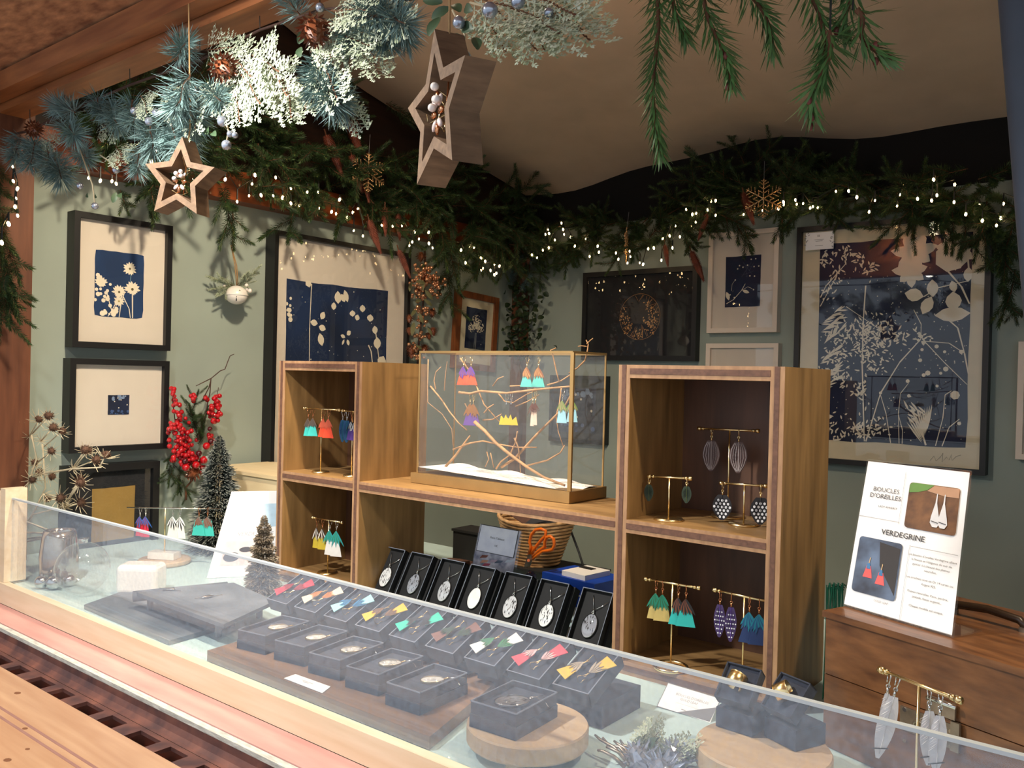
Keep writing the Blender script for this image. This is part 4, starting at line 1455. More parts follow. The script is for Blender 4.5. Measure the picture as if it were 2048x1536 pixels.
# bronze berry swag
bs = thing('berry_swag', 'bronze berry swag with small cones hanging beside the large vine picture', 'swag', at_x(840, 720, XL + .03))
BB = BEAD.mesh('berry', 'berryb', True)
rg = random.Random(22)
for (cx, cy, sx, sy, n) in ((848, 540, 16, 12, 34), (860, 560, 18, 14, 40), (838, 560, 20, 14, 20), (880, 565, 12, 12, 16), (843, 590, 18, 12, 16), (868, 590, 12, 12, 14), (845, 620, 12, 8, 14), (842, 640, 12, 10, 14), (838, 675, 12, 8, 10), (830, 695, 8, 10, 8), (838, 715, 10, 6, 7)):
    for i in range(int(n * 1.25)):
        p = at_x(cx + rg.gauss(0, sx * .6), cy + rg.gauss(0, sy * .6), XL + .05 + rg.uniform(0, .07))
        bead('berry', BB, bs, p, rg.uniform(.0040, .0060))
for k, (x, y, dx, dy, s) in enumerate(((843, 505, -.1, 1, 1.1), (864, 618, 0, 1, 1.0), (820, 630, -.1, 1, .9), (865, 655, .2, 1, .9), (850, 690, -.2, 1, 1.1), (822, 690, .1, 1, 1.1), (818, 655, .1, 1, .8), (835, 575, 0, 1, .8), (825, 700, -.1, 1, 1.0), (855, 665, .3, 1, .8))):
    p, q = at_x(x, y, XL + .06), at_x(x + dx * 40, y + dy * 40, XL + .08)
    place('small_cone', PINEC, bs, p, q - p, k, s * .85)
LEAFO = leaf_mesh('felt_leaf', .045, .0075, 'leafo')
for k, (x, y, a, s) in enumerate(((832, 562, .3, 1), (845, 560, 1.5, 1), (822, 565, 1.7, .9), (850, 580, .9, 1.1), (842, 600, 2.7, .9), (848, 598, .7, 1.0), (832, 620, 2.2, 1), (838, 625, 1.2, 1), (828, 645, 1.7, 1.3), (855, 655, 1.0, .8), (832, 690, .6, .7), (835, 545, 2.9, .8))):
    p = at_x(x, y, XL + .115)
    q = at_x(x + math.cos(a) * 30, y + math.sin(a) * 30, XL + .12)
    place('felt_leaf', LEAFO, bs, p, q - p, 0, s * .75, CF * -1)
wpart('core_wire', MB().tube([at_x(x, y, XL + .05) for x, y in ((850, 500), (850, 560), (845, 620), (838, 680), (835, 735))], .003, 6), 'twigd', bs, True)

# ivy and little silver cones in the corner
iv = thing('ivy_trail', 'dark ivy trailing down the corner between the walls', 'ivy', (XL + .06, YB - .06, 1.55))
IVY = leaf_mesh('ivy_leaf', .026, .012, 'ivy', 4, .25)
rg = random.Random(31)
wpart('vine_stem', MB().tube([V((XL + .055 + .01 * math.sin(i), YB - .06, 1.95 - i * .06)) for i in range(9)], .002, 5), 'twigd', iv, True)
for i in range(190):
    p = at_y(1046 + rg.gauss(0, 14 if i % 3 else 24), rg.uniform(565, 715), YB - .07 - rg.uniform(0, .05))
    place('ivy_leaf', IVY, iv, p, V((rg.uniform(-.6, .6), -.4, rg.uniform(-1, .4))), rg.uniform(0, 6), rg.uniform(.5, .95))
cc = thing('cone_pick', 'small frosted cone and needle pick hanging in the wall corner', 'ornament', at_y(1045, 575, YB - .1))
for k, (x, y) in enumerate(((1040, 478), (1046, 495), (1035, 505), (1048, 525), (1052, 548), (1042, 555), (1056, 515), (1028, 522))):
    place('small_cone', PINEC, cc, at_y(x, y, YB - .10), V((rg.uniform(-.4, .4), -.3, -1)), k, .75)
for k in range(9):
    p = at_y(1042 + rg.gauss(0, 10), 490 + k * 9, YB - .09)
    place('needle_tuft', PINE[k % 3], cc, p, V((rg.uniform(-.6, .6), -.4, -1)), k, .45)


# ------------------------------------------------------------------ earrings and their stands
def stand(lab, base, z, bl_, br_, kind='disc', rb=.02, Y=None, finish='goldm', yb=None):
    B = at_z(base[0], base[1], z) if Y is None else V((at_y(base[0], base[1], Y).x, Y, z))
    Yb = B.y if yb is None else None
    A, C = (at_y(*bl_, B.y), at_y(*br_, B.y)) if yb is None else (at_y(*bl_, yb[0]), at_y(*br_, yb[1]))
    t = thing('earring_stand', lab, 'stand', B, group='brass T-shaped earring stands')
    m = A.lerp(C, max(.1, min(.9, (B.x - A.x) / (C.x - A.x))))
    d = (C - A).normalized()
    if kind == 'ring':
        mb = MB().ring(B + V((0, 0, .003)), rb, .0026, 28, 8)
        wpart('base_ring', mb, finish, t, True)
        wpart('base_bar', MB().tube([B + V((-rb, 0, .003)), B + V((rb, 0, .003))], .0018, 6), finish, t, True)
    else:
        wpart('base_disc', MB().lathe([(.0005, .0035), (rb * .55, .0035), (rb * .62, .0045), (rb * .92, .0035), (rb, .0015), (rb, 0), (.0005, 0)], B + V((0, 0, .0003)), 28), finish, t, True)
    wpart('pole', MB().tube([V((B.x, B.y, z + .003)), V((m.x, m.y, m.z))], .0013, 8), finish, t, True)
    b = wpart('bar', MB().tube([A, C], .0015, 8), finish, t, True)
    for p, s in ((A, 1), (C, -1)):
        wpart('end_knob', MB().tube([p - d * s * .002, p + d * s * .003], .0030, 8).tube([p + d * s * .005, p + d * s * .008], .0024, 8), finish, b, True)
    return t


def blade(mb, p, d, L, w, n, side):
    """one flat feather vane from p along d"""
    side = side.normalized()
    pts_l, pts_r = [], []
    for i in range(n + 1):
        t = i / n
        h = w * (math.sin(PI * min(1, .12 + .84 * t)) ** .8)
        pts_l.append(p + d * (L * t) - side * h)
        pts_r.append(p + d * (L * t) + side * h)
    mb.poly(pts_l + pts_r[::-1])


def earring(lab, grp, top, L, kind, cols, w, yaw=0.0, metal='goldm', tilt=0.0, R=None, wt=.35, seed=1):
    """top: where the hook passes over the bar; L: drop to the lowest point; local x right, z up, front -y"""
    rg = random.Random(seed)
    R = R if R is not None else Matrix.Rotation(yaw, 3, 'Z') @ Matrix.Rotation(tilt, 3, 'Y')
    t = thing('earring', lab, 'earring', top, R, grp)
    hl = min(.016, L * .30)
    arc = [V((0, .0055 * math.sin(a), .0005 + .0035 * math.cos(a))) for a in [i * .4 for i in range(-3, 7)]]
    hook = [V((0, .0042, -.006))] + arc[::-1] + [V((0, -.001, -hl * .55))]
    hook = [V((0, p.y, p.z - .0022)) for p in hook]
    part('hook', MB().tube(hook, .00055, 5).ring((0, -.001, -hl * .62), .0016, .0005, 10, 5, Matrix.Rotation(PI / 2, 3, 'X')).tube([V((0, -.001, -hl * .7)), V((0, -.001, -hl))], .0011, 6), metal, t, True)
    z0 = -hl
    fl = cols[1:] if len(cols) > 1 else []
    X, Z, Yn = V((1, 0, 0)), V((0, 0, 1)), V((0, -1, 0))
    if kind in ('trap', 'tri', 'ztop'):
        lt = z0 - (L - hl) * (.22 if kind == 'trap' else .02)
        wtp = w * (wt if kind != 'tri' else .10)
        th = .0009
        P = [V((-w / 2, -.001, -L)), V((w / 2, -.001, -L)), V((wtp / 2, -.001, lt)), V((-wtp / 2, -.001, lt))]
        if kind == 'ztop':
            P = [V((-w / 2, -.001, -L)), V((w / 2, -.001, -L)), V((w * .36, -.001, -L * .72)), V((w * .12, -.001, -L * .84)), V((0, -.001, -L * .66)), V((-w * .14, -.001, -L * .8)), V((-w * .36, -.001, -L * .7))]
        part('leather_plate', MB().prism(P, (0, -th, 0)), col(cols[0]), t)
        part('ferrule', MB().tube([V((0, -.0012, z0 + .001)), V((0, -.0015, lt - .001))], .0009, 5), metal, t)
        if fl:
            mb = MB()
            n = 9
            for i in range(n):
                a = (i - (n - 1) / 2) / n * 1.25
                mb.mi = i % len(fl)
                d = (V((math.sin(a), 0, -math.cos(a)))).normalized()
                blade(mb, V((0, -.0024 - .00008 * i, z0 - .001)), d, (L - hl) * rg.uniform(.42, .66), w * .07, 4, d.cross(Yn))
            part('feather_tuft', mb.mesh('feather_tuft', [col(c_, .7) for c_ in fl]), None, t)
    elif kind in ('feather', 'dots', 'stripes', 'drop'):
        mb = MB()
        Lf = L - hl
        d = V((.0, 0, -1))
        blade(mb, V((0, -.0015, z0)), d, Lf, w / 2, 9, X)
        part('vane', mb, col(cols[0], .6), t)
        part('quill', MB().tube([V((0, -.002, z0)), V((w * .03, -.002, z0 - Lf * .92))], .0004, 4), col(cols[1]) if len(cols) > 1 else metal, t)
        mb = MB()
        for i in range(26):                 # loose barbs near the quill
            s = 1 if i % 2 else -1
            q = z0 - Lf * (.05 + .5 * i / 26)
            dd = V((s, -.1, -.9 + rg.uniform(-.2, .3))).normalized()
            mb.needle(V((0, -.002, q)), dd, w * rg.uniform(.45, .7), .00035, Z.cross(dd))
        part('downy_barbs', mb, col(cols[0], .7), t, kind='stuff')
        if kind == 'dots':
            mb = MB()
            for r_ in range(6):
                for s in range(-2, 3):
                    zz_ = z0 - Lf * (.22 + .13 * r_)
                    x = s * w * .2 + (w * .1 if r_ % 2 else 0)
                    lim = w / 2 * math.sin(PI * min(1, .12 + .84 * (.22 + .13 * r_))) * .85
                    if abs(x) < lim:
                        mb.poly([V((x + w * .065 * math.cos(a), -.0019, zz_ + w * .075 * math.sin(a))) for a in [k * PI / 3.5 for k in range(7)]])
            part('white_spots', mb, 'white', t, kind='stuff')
        if kind == 'stripes':
            mb = MB()
            for i in range(7):
                s = -.9 + 1.8 * i / 6
                P = [V((s * w / 2 * math.sin(PI * min(1, .12 + .84 * q)), -.002, z0 - Lf * q)) for q in (.05, .25, .5, .75, .95)]
                mb.tube(P, .00035, 3)
            part('pale_ribs', mb, col(cols[-1]), t, kind='stuff')
    return t


def pair(lab, grp, tops, Ypl, bottoms, kind, cols, wpx, metal='goldm', yaw=.25, wt=.35, depth=None):
    for k, ((x, y), yb) in enumerate(zip(tops, bottoms)):
        p = at_y(x, y, Ypl) if depth is None else EYE + ray(x, y) * depth
        s = mpp(p)
        earring(('left-hand ' if k == 0 else 'right-hand ') + lab, grp, p, (yb - y) * s, kind, cols, wpx * s * 1.15, yaw + (.12 if k else -.08), metal, 0, None, wt, int(x))


TEAL, PBL = (58, 186, 176), (160, 214, 220)
YL1 = 1.058
stand('slender T stand with teal and red earrings in the upper left box', (641, 938), ZSH, (608, 816), (679, 820), 'disc', .017, YL1)
pair('teal leather earring with brown feather strands in the upper left box', 'teal earrings, upper left box', ((618, 820), (627, 820)), YL1, (872, 872), 'trap', (TEAL, (96, 74, 60), (58, 60, 56)), 20, 'copper')
pair('vermilion triangle earring with dark slits in the upper left box', 'vermilion earrings, upper left box', ((648, 821), (658, 821)), YL1, (874, 876), 'tri', ((226, 70, 34), (190, 80, 52)), 22, 'copper')
YL2 = 1.062
stand('T stand half hidden by the panel in the upper left box', (703, 951), ZSH, (685, 821), (731, 825), 'disc', .017, YL2)
pair('long peacock blue feather earring on silver hook in the upper left box', 'peacock earrings, upper left box', ((687, 823), (695, 824)), YL2, (884, 885), 'feather', ((10, 74, 120), (20, 130, 130)), 16, 'silver')
pair('purple earring under a black and white spotted feather in the upper left box', 'purple spotted earrings, upper left box', ((705, 825), (712, 825)), YL2, (880, 881), 'trap', ((84, 50, 140), (20, 20, 26), (226, 226, 226)), 22, 'copper')
YL3 = 1.075
stand('T stand with yellow and white earrings in the lower left box', (655, 1150), ZC + TH, (625, 1035), (684, 1045), 'disc', .020, YL3)
pair('small mustard earring with brown and white feather in the lower left box', 'mustard earrings, lower left box', ((635, 1038), (646, 1040)), YL3, (1096, 1099), 'trap', ((202, 176, 50), (92, 56, 36), (226, 220, 210), (40, 30, 28)), 17, 'copper', wt=.6)
pair('white notched earring with turquoise feather in the lower left box', 'white earrings, lower left box', ((661, 1042), (674, 1044)), YL3, (1110, 1113), 'trap', ((236, 232, 228), (30, 150, 150), (46, 132, 96)), 22, 'silver')
YR4 = 1.15
stand('tall T stand at the back of the upper right box', (1455, 1030), ZSH, (1398, 857), (1516, 862), 'disc', .024, YR4)
pair('ribbed translucent grey feather earring on the tall stand', 'grey ribbed earrings', ((1424, 859), (1478, 861)), YR4, (942, 946), 'stripes', ((88, 66, 62), (200, 188, 186)), 30, 'goldm')
YR5 = 1.062
stand('short gold T stand with small green drops in the upper right box', (1337, 1031), ZSH, (1298, 953), (1381, 957), 'disc', .0205, YR5)
pair('small dark green feather drop earring on the short gold stand', 'green drop earrings', ((1299, 955), (1374, 958)), YR5, (1002, 1006), 'feather', ((38, 52, 36), (70, 84, 50)), 17, 'goldm')
YR6 = at_z(1487, 1050, ZSH).y
stand('short gold T stand with spotted feathers in the upper right box', (1487, 1050), ZSH, (1442, 966), (1532, 972), 'disc', .0205)
pair('black guinea fowl feather earring with white dots in the upper right box', 'spotted feather earrings, upper right box', ((1446, 968), (1522, 972)), YR6, (1040, 1049), 'dots', ((26, 24, 28), (60, 60, 60)), 34, 'goldm')
YR7 = at_z(1341, 1338, ZC + TH).y
stand('T stand on an open ring base at the left of the lower right box', (1341, 1338), ZC + TH, (1291, 1158), (1398, 1176), 'ring', .022)
pair('gold leaf earring with emerald feather crown in the lower right box', 'gold leaf earrings, lower right box', ((1313, 1162), (1326, 1164)), YR7, (1238, 1242), 'trap', ((196, 172, 104), (20, 120, 96), (34, 92, 60)), 30, 'copper', wt=.5)
pair('teal earring with black feather cap in the lower right box', 'teal earrings, lower right box', ((1358, 1170), (1373, 1172)), YR7, (1250, 1253), 'trap', ((44, 176, 170), (26, 24, 26), (110, 60, 40)), 34, 'copper', wt=.4)
YR8 = at_z(1484, 1376, ZC + TH).y
stand('T stand on an open ring base at the right of the lower right box', (1484, 1376), ZC + TH, (1429, 1180), (1545, 1205), 'ring', .022)
pair('narrow purple earring with speckled feather in the lower right box', 'purple feather earrings, lower right box', ((1441, 1184), (1463, 1189)), YR8, (1274, 1283), 'dots', ((64, 46, 92), (92, 60, 150)), 20, 'copper')
pair('midnight blue earring with turquoise feather in the lower right box', 'blue earrings, lower right box', ((1500, 1197), (1519, 1201)), YR8, (1286, 1290), 'trap', ((30, 50, 96), (14, 110, 130), (20, 70, 110)), 36, 'copper', wt=.3)
# the stand nearest the visitor, before the wooden case
t9 = stand('tall gold T stand before the wooden case, nearest at right', (1828, 1640), ZC, (1762, 1340), (1918, 1400), 'disc', .022, .735, 'goldm', (.765, .715))
for k, (x, y, yb, Yk, lab) in enumerate(((1779, 1348, 1500, .760, 'narrow white feather earring, leftmost on the stand before the case'), (1797, 1355, 1523, .754, 'broad white feather earring with a black tip line, second from left before the case'),
                                         (1859, 1380, 1530, .733, 'fluffy white feather earring right of the pole before the case'), (1882, 1389, 1545, .727, 'fluffy white feather earring, rightmost before the case'))):
    p = at_y(x, y, Yk)
    s = mpp(p)
    e = earring(lab, 'white feather earrings before the case', p, (yb - y) * s, 'feather', ((236, 234, 236), (210, 208, 208)), (20, 36, 34, 34)[k] * s, .5, 'silver', (.10, .22, 0, .05)[k], None, .35, k)
    if k:
        Lk = (yb - y) * s
        part('black_line', MB().tube([V((-.006, -.0022, -Lk * .90)), V((0, -.0022, -Lk * .875)), V((.006, -.0022, -Lk * .85))], .0005, 4), 'blackbox', e)
# long bar at the far left
dp = (at_z(330, 1108, ZC + .022) - EYE).dot(CF)
A, C = EYE + ray(254, 1015) * dp, EYE + ray(441, 1018) * dp
B = at_z(329, 1106, ZC + .022)
ls = thing('earring_stand', 'long thin brass bar stand on a white block at far left', 'stand', V((B.x, B.y, ZC + .0005)))
m_ = A.lerp(C, .41)
Rz = Matrix.Rotation(YAW - .15, 3, 'Z')
wpart('wood_slab', MB().lathe([(.0005, 0), (.05, 0), (.052, .003), (.052, .008), (.05, .010), (.0005, .010)], V((B.x, B.y, ZC + .0008)), 32), 'stool', ls)
wpart('white_block', MB().box((B.x, B.y, ZC + .0185), (.058, .03, .014), Rz), 'whitegl', ls)
wpart('pole', MB().tube([V((B.x, B.y, ZC + .0255)), m_], .0016, 8), 'goldm', ls, True)
wpart('bar', MB().tube([A, C], .0013, 8), 'silver', ls, True)
pair('crimson earring with a blue feather at the far left stand', 'crimson earrings at far left', ((281, 1016), (292, 1016)), 0, (1072, 1074), 'trap', ((206, 34, 66), (40, 96, 176), (130, 40, 40)), 15, 'silver', YAW - .1, .5, dp - .0)
pair('white earring with black veins at the far left stand', 'white veined earrings at far left', ((347, 1016), (361, 1017)), 0, (1076, 1077), 'trap', ((228, 224, 220), (236, 234, 230), (52, 50, 50)), 21, 'silver', YAW - .1, .5, dp)
pair('teal earring with grey feather at the far left stand', 'teal earrings at far left', ((399, 1017), (416, 1017)), 0, (1071, 1072), 'trap', ((60, 184, 172), (110, 100, 92), (120, 66, 44)), 25, 'copper', YAW - .1, .6, dp)

# ------------------------------------------------------------------ glass vitrine with branches
VX0, VX1, VY0, VY1 = -1.088, -.745, 1.082, 1.188
vt = thing('vitrine', 'brass-edged glass vitrine with white sand on the middle board', 'vitrine', (-.917, 1.135, ZSH))
zb = ZSH + .0008
wpart('base', MB().span((VX0, VY0, zb), (VX1, VY1, zb + .0175)), 'brass', vt)
gx0, gx1, gy0, gy1 = VX0 + .011, VX1 - .004, VY0 + .006, VY1 - .006
zt = 1.5405
zg = zb + .018
for a, b in (((gx0, gy0, zg), (gx1, gy0, zt)), ((gx0, gy1, zg), (gx1, gy1, zt))):
    wpart('glass_pane', MB().poly([(a[0], a[1], a[2]), (b[0], a[1], a[2]), (b[0], a[1], b[2]), (a[0], a[1], b[2])]), 'vitrine', vt)
for x in (gx0, gx1):
    wpart('glass_pane', MB().poly([(x, gy0, zg), (x, gy1, zg), (x, gy1, zt), (x, gy0, zt)]), 'vitrine', vt)
for x, y, w in ((gx0, gy0, .0016), (gx1, gy0, .0032), (gx0, gy1, .0012), (gx1, gy1, .0014)):
    wpart('corner_strip', MB().span((x - w, y - w * .6, zg), (x + w, y + w * .6, zt)), 'brass', vt)
for a, b in (((gx0, gy0), (gx1, gy0)), ((gx1, gy0), (gx1, gy1)), ((gx1, gy1), (gx0, gy1)), ((gx0, gy1), (gx0, gy0))):
    wpart('top_strip', MB().span((min(a[0], b[0]) - .0014, min(a[1], b[1]) - .0014, zt - .0015), (max(a[0], b[0]) + .0014, max(a[1], b[1]) + .0014, zt + .0022)), 'brass', vt)
mb = MB()
n = 26
rows = []
for j in range(9):
    rows.append(mb.pts([(gx0 + .001 + (gx1 - gx0 - .002) * i / n, gy0 + .001 + (gy1 - gy0 - .002) * j / 8, zg + .010 - .010 * i / n + .004 * math.sin(i * .7) * math.sin(j * .9)) for i in range(n + 1)]))
for j in range(8):
    for i in range(n):
        mb.face((rows[j] + i, rows[j] + i + 1, rows[j + 1] + i + 1, rows[j + 1] + i))
wpart('sand', mb, 'sand', vt, True)


def vz(L, s=.2148, o=(820, 680)):
    return [(o[0] + a * s, o[1] + b * s) for a, b in L]


VB = [([(455, 488), (560, 500), (660, 475), (900, 495), (1150, 465), (1400, 440), (1700, 437)], .0019, 1.10, 'crooked main twig carrying the earrings in the vitrine'),
      ([(600, 760), (700, 850), (800, 960), (950, 1080), (1100, 1190), (1250, 1280), (1440, 1360)], .0024, 1.105, 'thickest branch slanting down to the right in the vitrine'),
      ([(850, 1185), (980, 1100), (1080, 990), (1180, 880), (1340, 720), (1440, 620), (1500, 510)], .0018, 1.12, 'long branch rising to the right in the vitrine'),
      ([(330, 1180), (420, 1080), (500, 970), (560, 890)], .0018, 1.13, 'short slanting twig at the left in the vitrine'),
      ([(400, 1020), (560, 960), (680, 940), (790, 965), (1000, 1000), (1180, 1000)], .0013, 1.11, 'thin horizontal twig across the lower vitrine'),
      ([(470, 170), (540, 270), (620, 430), (690, 600), (760, 680), (850, 780)], .0012, 1.12, 'thin twig crossing the orange earrings in the vitrine'),
      ([(190, 430), (290, 550), (370, 670), (450, 770), (530, 840)], .0013, 1.15, 'long twig leaning in the left back of the vitrine'),
      ([(240, 460), (225, 380), (240, 300), (290, 250)], .0011, 1.15, 'forked upright twig at the left of the vitrine'),
      ([(320, 470), (330, 330), (345, 200)], .0010, 1.16, 'straight upright twig at the left back of the vitrine'),
      ([(170, 180), (165, 420), (165, 580), (300, 690), (390, 830), (400, 980)], .0008, 1.14, 'thin bending twig beside the left glass pane'),
      ([(800, 1200), (850, 1130), (930, 1070), (980, 960), (1000, 850)], .0012, 1.11, 'twig rising in the middle of the vitrine'),
      ([(970, 910), (1010, 1000), (1025, 1150), (1030, 1240)], .0011, 1.13, 'dark twig crossing the middle branches'),
      ([(1090, 1170), (1280, 1120), (1400, 1050), (1440, 980)], .0012, 1.12, 'curving twig at lower right in the vitrine'),
      ([(1390, 390), (1360, 280), (1330, 140), (1310, 95), (1360, 75)], .0011, 1.12, 'twig poking above the vitrine with a bent tip'),
      ([(1480, 310), (1560, 260), (1630, 190), (1650, 110), (1660, 40), (1640, 0)], .0010, 1.14, 'forked twig standing out above the right of the vitrine'),
      ([(1280, 420), (1400, 385), (1500, 320)], .0012, 1.12, 'short twig rising to the right in the vitrine'),
      ([(930, 430), (1040, 425), (1180, 455)], .0009, 1.12, 'pale thin twig under the brown and teal earrings'),
      ([(825, 500), (880, 570), (960, 585), (1080, 510), (1150, 480)], .0010, 1.11, 'looping twig below the main one'),
      ([(980, 620), (1100, 570), (1200, 510)], .0009, 1.11, 'thin rising twig under the main one'),
      ([(510, 590), (550, 660), (600, 770)], .0011, 1.11, 'knobbly twig by the purple earrings'),
      ([(680, 745), (770, 740), (850, 690)], .0011, 1.12, 'forked twig left of the yellow earrings'),
      ([(690, 680), (730, 630), (780, 600)], .0013, 1.11, 'stubby cut twig above the forked one'),
      ([(1410, 440), (1390, 600), (1360, 700), (1380, 850), (1430, 1000)], .0009, 1.14, 'thin hanging twig near the right glass'),
      ([(715, 1040), (735, 1110), (700, 1180)], .0008, 1.10, 'small curved twig standing in the sand'),
      ([(750, 1050), (780, 1190)], .0008, 1.10, 'small straight twig standing in the sand'),
      ([(770, 430), (820, 360), (870, 340)], .0009, 1.12, 'twig tip above the main twig')]
for pts, rr, Y, lab in VB:
    P = [at_y(x, y, Y + .004 * math.sin(i * 1.7)) for i, (x, y) in enumerate(vz(pts))]
    for p in P:
        p.z = max(p.z, zg + .006)
        if p.x > gx1 - .005 and p.z < zt:
            p.x = gx1 - .005
    o = obj('twig', MB().tube(P, rr * 1.35, 6, rr * .8), 'twig', True)
    tag(o, lab, 'twig', 'twigs in the vitrine')
p = at_y(820 + 1645 * .2148, 680 + 60 * .2148, 1.14)
sd = obj('forked_tip', MB().tube([p, p + CR * -.008 + CU * .001, p + CR * -.014], .0007, 5).tube([p + CU * .004, p + CU * .010 + CR * .006, p + CU * .013 + CR * .010], .0007, 5), 'twig')
tag(sd, 'tiny forked twig tip above the right end of the vitrine', 'twig', 'twigs in the vitrine')
gv = 'earrings hanging in the vitrine'
for lab, hooks, bots, Y, kind, cols, w, met, wt in (
        ('orange earring with violet feather top at the upper left of the vitrine', ((928, 716), (943, 716)), (770, 770), 1.115, 'trap', ((236, 78, 34), (84, 44, 150), (120, 60, 90)), 26, 'goldm', .35),
        ('teal earring under a broad russet feather at the upper right of the vitrine', ((1055, 716), (1078, 716)), (774, 774), 1.115, 'trap', ((88, 190, 180), (140, 84, 46), (176, 132, 80)), 25, 'goldm', .35),
        ('purple earring with rust feather tangled in the left twigs', ((942, 788), (948, 788)), (851, 851), 1.108, 'trap', ((98, 64, 140), (130, 84, 40)), 28, 'goldm', .3),
        ('yellow crown-shaped earring hanging from the main twig', ((1014, 788), (1023, 788)), (850, 850), 1.102, 'ztop', ((206, 178, 44),), 28, 'silver', .6),
        ('slim cream and brown strip earring on the main twig', ((1067, 784), (1072, 784)), (852, 850), 1.102, 'trap', ((222, 196, 176), (90, 46, 30)), 8, 'goldm', .5),
        ('pale blue earring with olive feather at the right of the vitrine', ((1126, 780), (1146, 780)), (846, 844), 1.105, 'trap', ((150, 200, 214), (104, 130, 52), (150, 130, 90)), 20, 'silver', .5)):
    pair(lab, lab.split(' at ')[0][:40] + ' pair', hooks, Y, bots, kind, cols, w, met, .2, wt)


# ------------------------------------------------------------------ goods on the counter
def jbox(lab, grp, P, rz, w, d, h, mats=('navybox', 'boxedge'), name='jewellery_box'):
    """closed card box standing on its lid: local origin at the centre of its base"""
    t = thing(name, lab, 'box', P, Matrix.Rotation(rz, 3, 'Z'), grp)
    part('lid', MB().box((0, 0, h * .25), (w, d, h * .5)), mats[0], t)
    tr = MB()
    kw, kd, e_ = w * .4875, d * .4875, .0013
    tr.span((-kw, -kd, h * .5 + .0003), (kw, kd, h * .5 + .002))
    for a, c in (((-kw, -kd), (kw, -kd + e_)), ((-kw, kd - e_), (kw, kd)), ((-kw, -kd + e_), (-kw + e_, kd - e_)), ((kw - e_, -kd + e_), (kw, kd - e_))):
        tr.span((a[0], a[1], h * .5 + .002), (c[0], c[1], h))
    b = part('tray', tr, mats[0], t)
    rim = MB()
    e = .0007
    for a, c in (((-w / 2, -d / 2), (w / 2, -d / 2)), ((w / 2, -d / 2), (w / 2, d / 2)), ((w / 2, d / 2), (-w / 2, d / 2)), ((-w / 2, d / 2), (-w / 2, -d / 2))):
        k = .975
        rim.span((min(a[0], c[0]) * k - e * .6, min(a[1], c[1]) * k - e * .6, h - e), (max(a[0], c[0]) * k + e * .6, max(a[1], c[1]) * k + e * .6, h + e))
    part('rim', rim, mats[1], b)
    part('pad', MB().box((0, 0, h * .5 + .0045), (w * .94, d * .95, .006)), 'navybox', b)
    return t


def oval(lab, grp, P, R, a, b, dome=.35, face=None, chain=(), name='pendant_necklace', rimm='silver', seed=0):
    """oval glass-capped pendant lying in the plane local xy, its bail towards +y"""
    rg = random.Random(seed)
    t = thing(name, lab, 'necklace', P, R, grp)
    n = 28
    part('setting', MB().lathe([(1, -.001), (1.04, 0), (1.04, .0016), (.98, .0022)], (0, 0, 0), n).mesh('setting', rimm, True), None, t)
    t.children[-1].scale = (a, b, 1)
    part('picture', MB().poly([V((a * .98 * math.cos(2 * PI * i / n), b * .98 * math.sin(2 * PI * i / n), .0012)) for i in range(n)]), face or 'slate', t)
    if seed:
        mb = MB()
        for i in range(46):
            x, y = rg.uniform(-1, 1), rg.uniform(-1, 1)
            if x * x + y * y > .8:
                continue
            an = rg.uniform(1.1, 2.0) if seed % 2 else rg.uniform(0, 6)
            d = V((math.cos(an), math.sin(an), 0))
            mb.needle(V((x * a, y * b, .0014)), d, b * rg.uniform(.15, .5), a * rg.uniform(.02, .07), V((0, 0, 1)).cross(d))
        part('marbling', mb, 'blackbox' if seed % 3 else 'inkl', t, kind='stuff')
    dm = MB()
    rows = []
    for j in range(5):
        th = j / 4 * PI / 2
        rows.append(dm.pts([V((a * .97 * math.cos(th) * math.cos(2 * PI * i / n), b * .97 * math.cos(th) * math.sin(2 * PI * i / n), .0016 + dome * a * math.sin(th))) for i in range(n)]))
    for r0, r1 in zip(rows, rows[1:]):
        for i in range(n):
            dm.face((r0 + i, r0 + (i + 1) % n, r1 + (i + 1) % n, r1 + i))
    part('glass_dome', dm, 'crystal', t, True)
    part('bail', MB().ring((0, b * 1.12, .002), b * .10, .0005, 10, 5).tube([V((0, b * 1.15, .002)), V((0, b * 1.38, .0025))], .0011, 6), rimm, t, True)
    for pts in chain:
        part('chain', MB().tube([V(p) for p in pts], .0005, 4), 'silver', t, True)
    return t


# long brown board with five boxed pendants
bd = obj('display_board', MB().prism([(-1.065, .6715, ZC + .0005), (-.637, .6715, ZC + .0005), (-.690, .850, ZC + .0005), (-1.085, .882, ZC + .0005)], (0, 0, .0145)), 'board')
tag(bd, 'brown oiled wooden board under the row of five pendant boxes', 'board')
ZBD = ZC + .0152
SMALL = 'small navy boxes with glass pendants on the brown board'
ords = ('leftmost', 'second', 'middle', 'fourth', 'rightmost')
for k, (x, y, rz) in enumerate(((-1.024, .752, .16), (-.947, .758, .16), (-.871, .756, .14), (-.795, .754, .11), (-.714, .747, .05))):
    jbox('%s of five small navy boxes on the brown board' % ords[k], SMALL, (x, y, ZBD), rz, .054, .088, .026)
    oval('clear oval pendant on the %s box of the brown board' % ords[k], 'clear oval pendants', (x + .004, y + .004, ZBD + .0222), Matrix.Rotation(rz - .75, 3, 'Z'), .0105, .0145, .45, col((206, 204, 200), .4),
         ([(0, .019, .002), (.010, .030, .001), (.022, .030, .001)], [(0, .019, .002), (-.004, .033, .001), (-.002, .040, .001)]), rimm='goldm', seed=(11, 12, 13, 14, 15)[k])


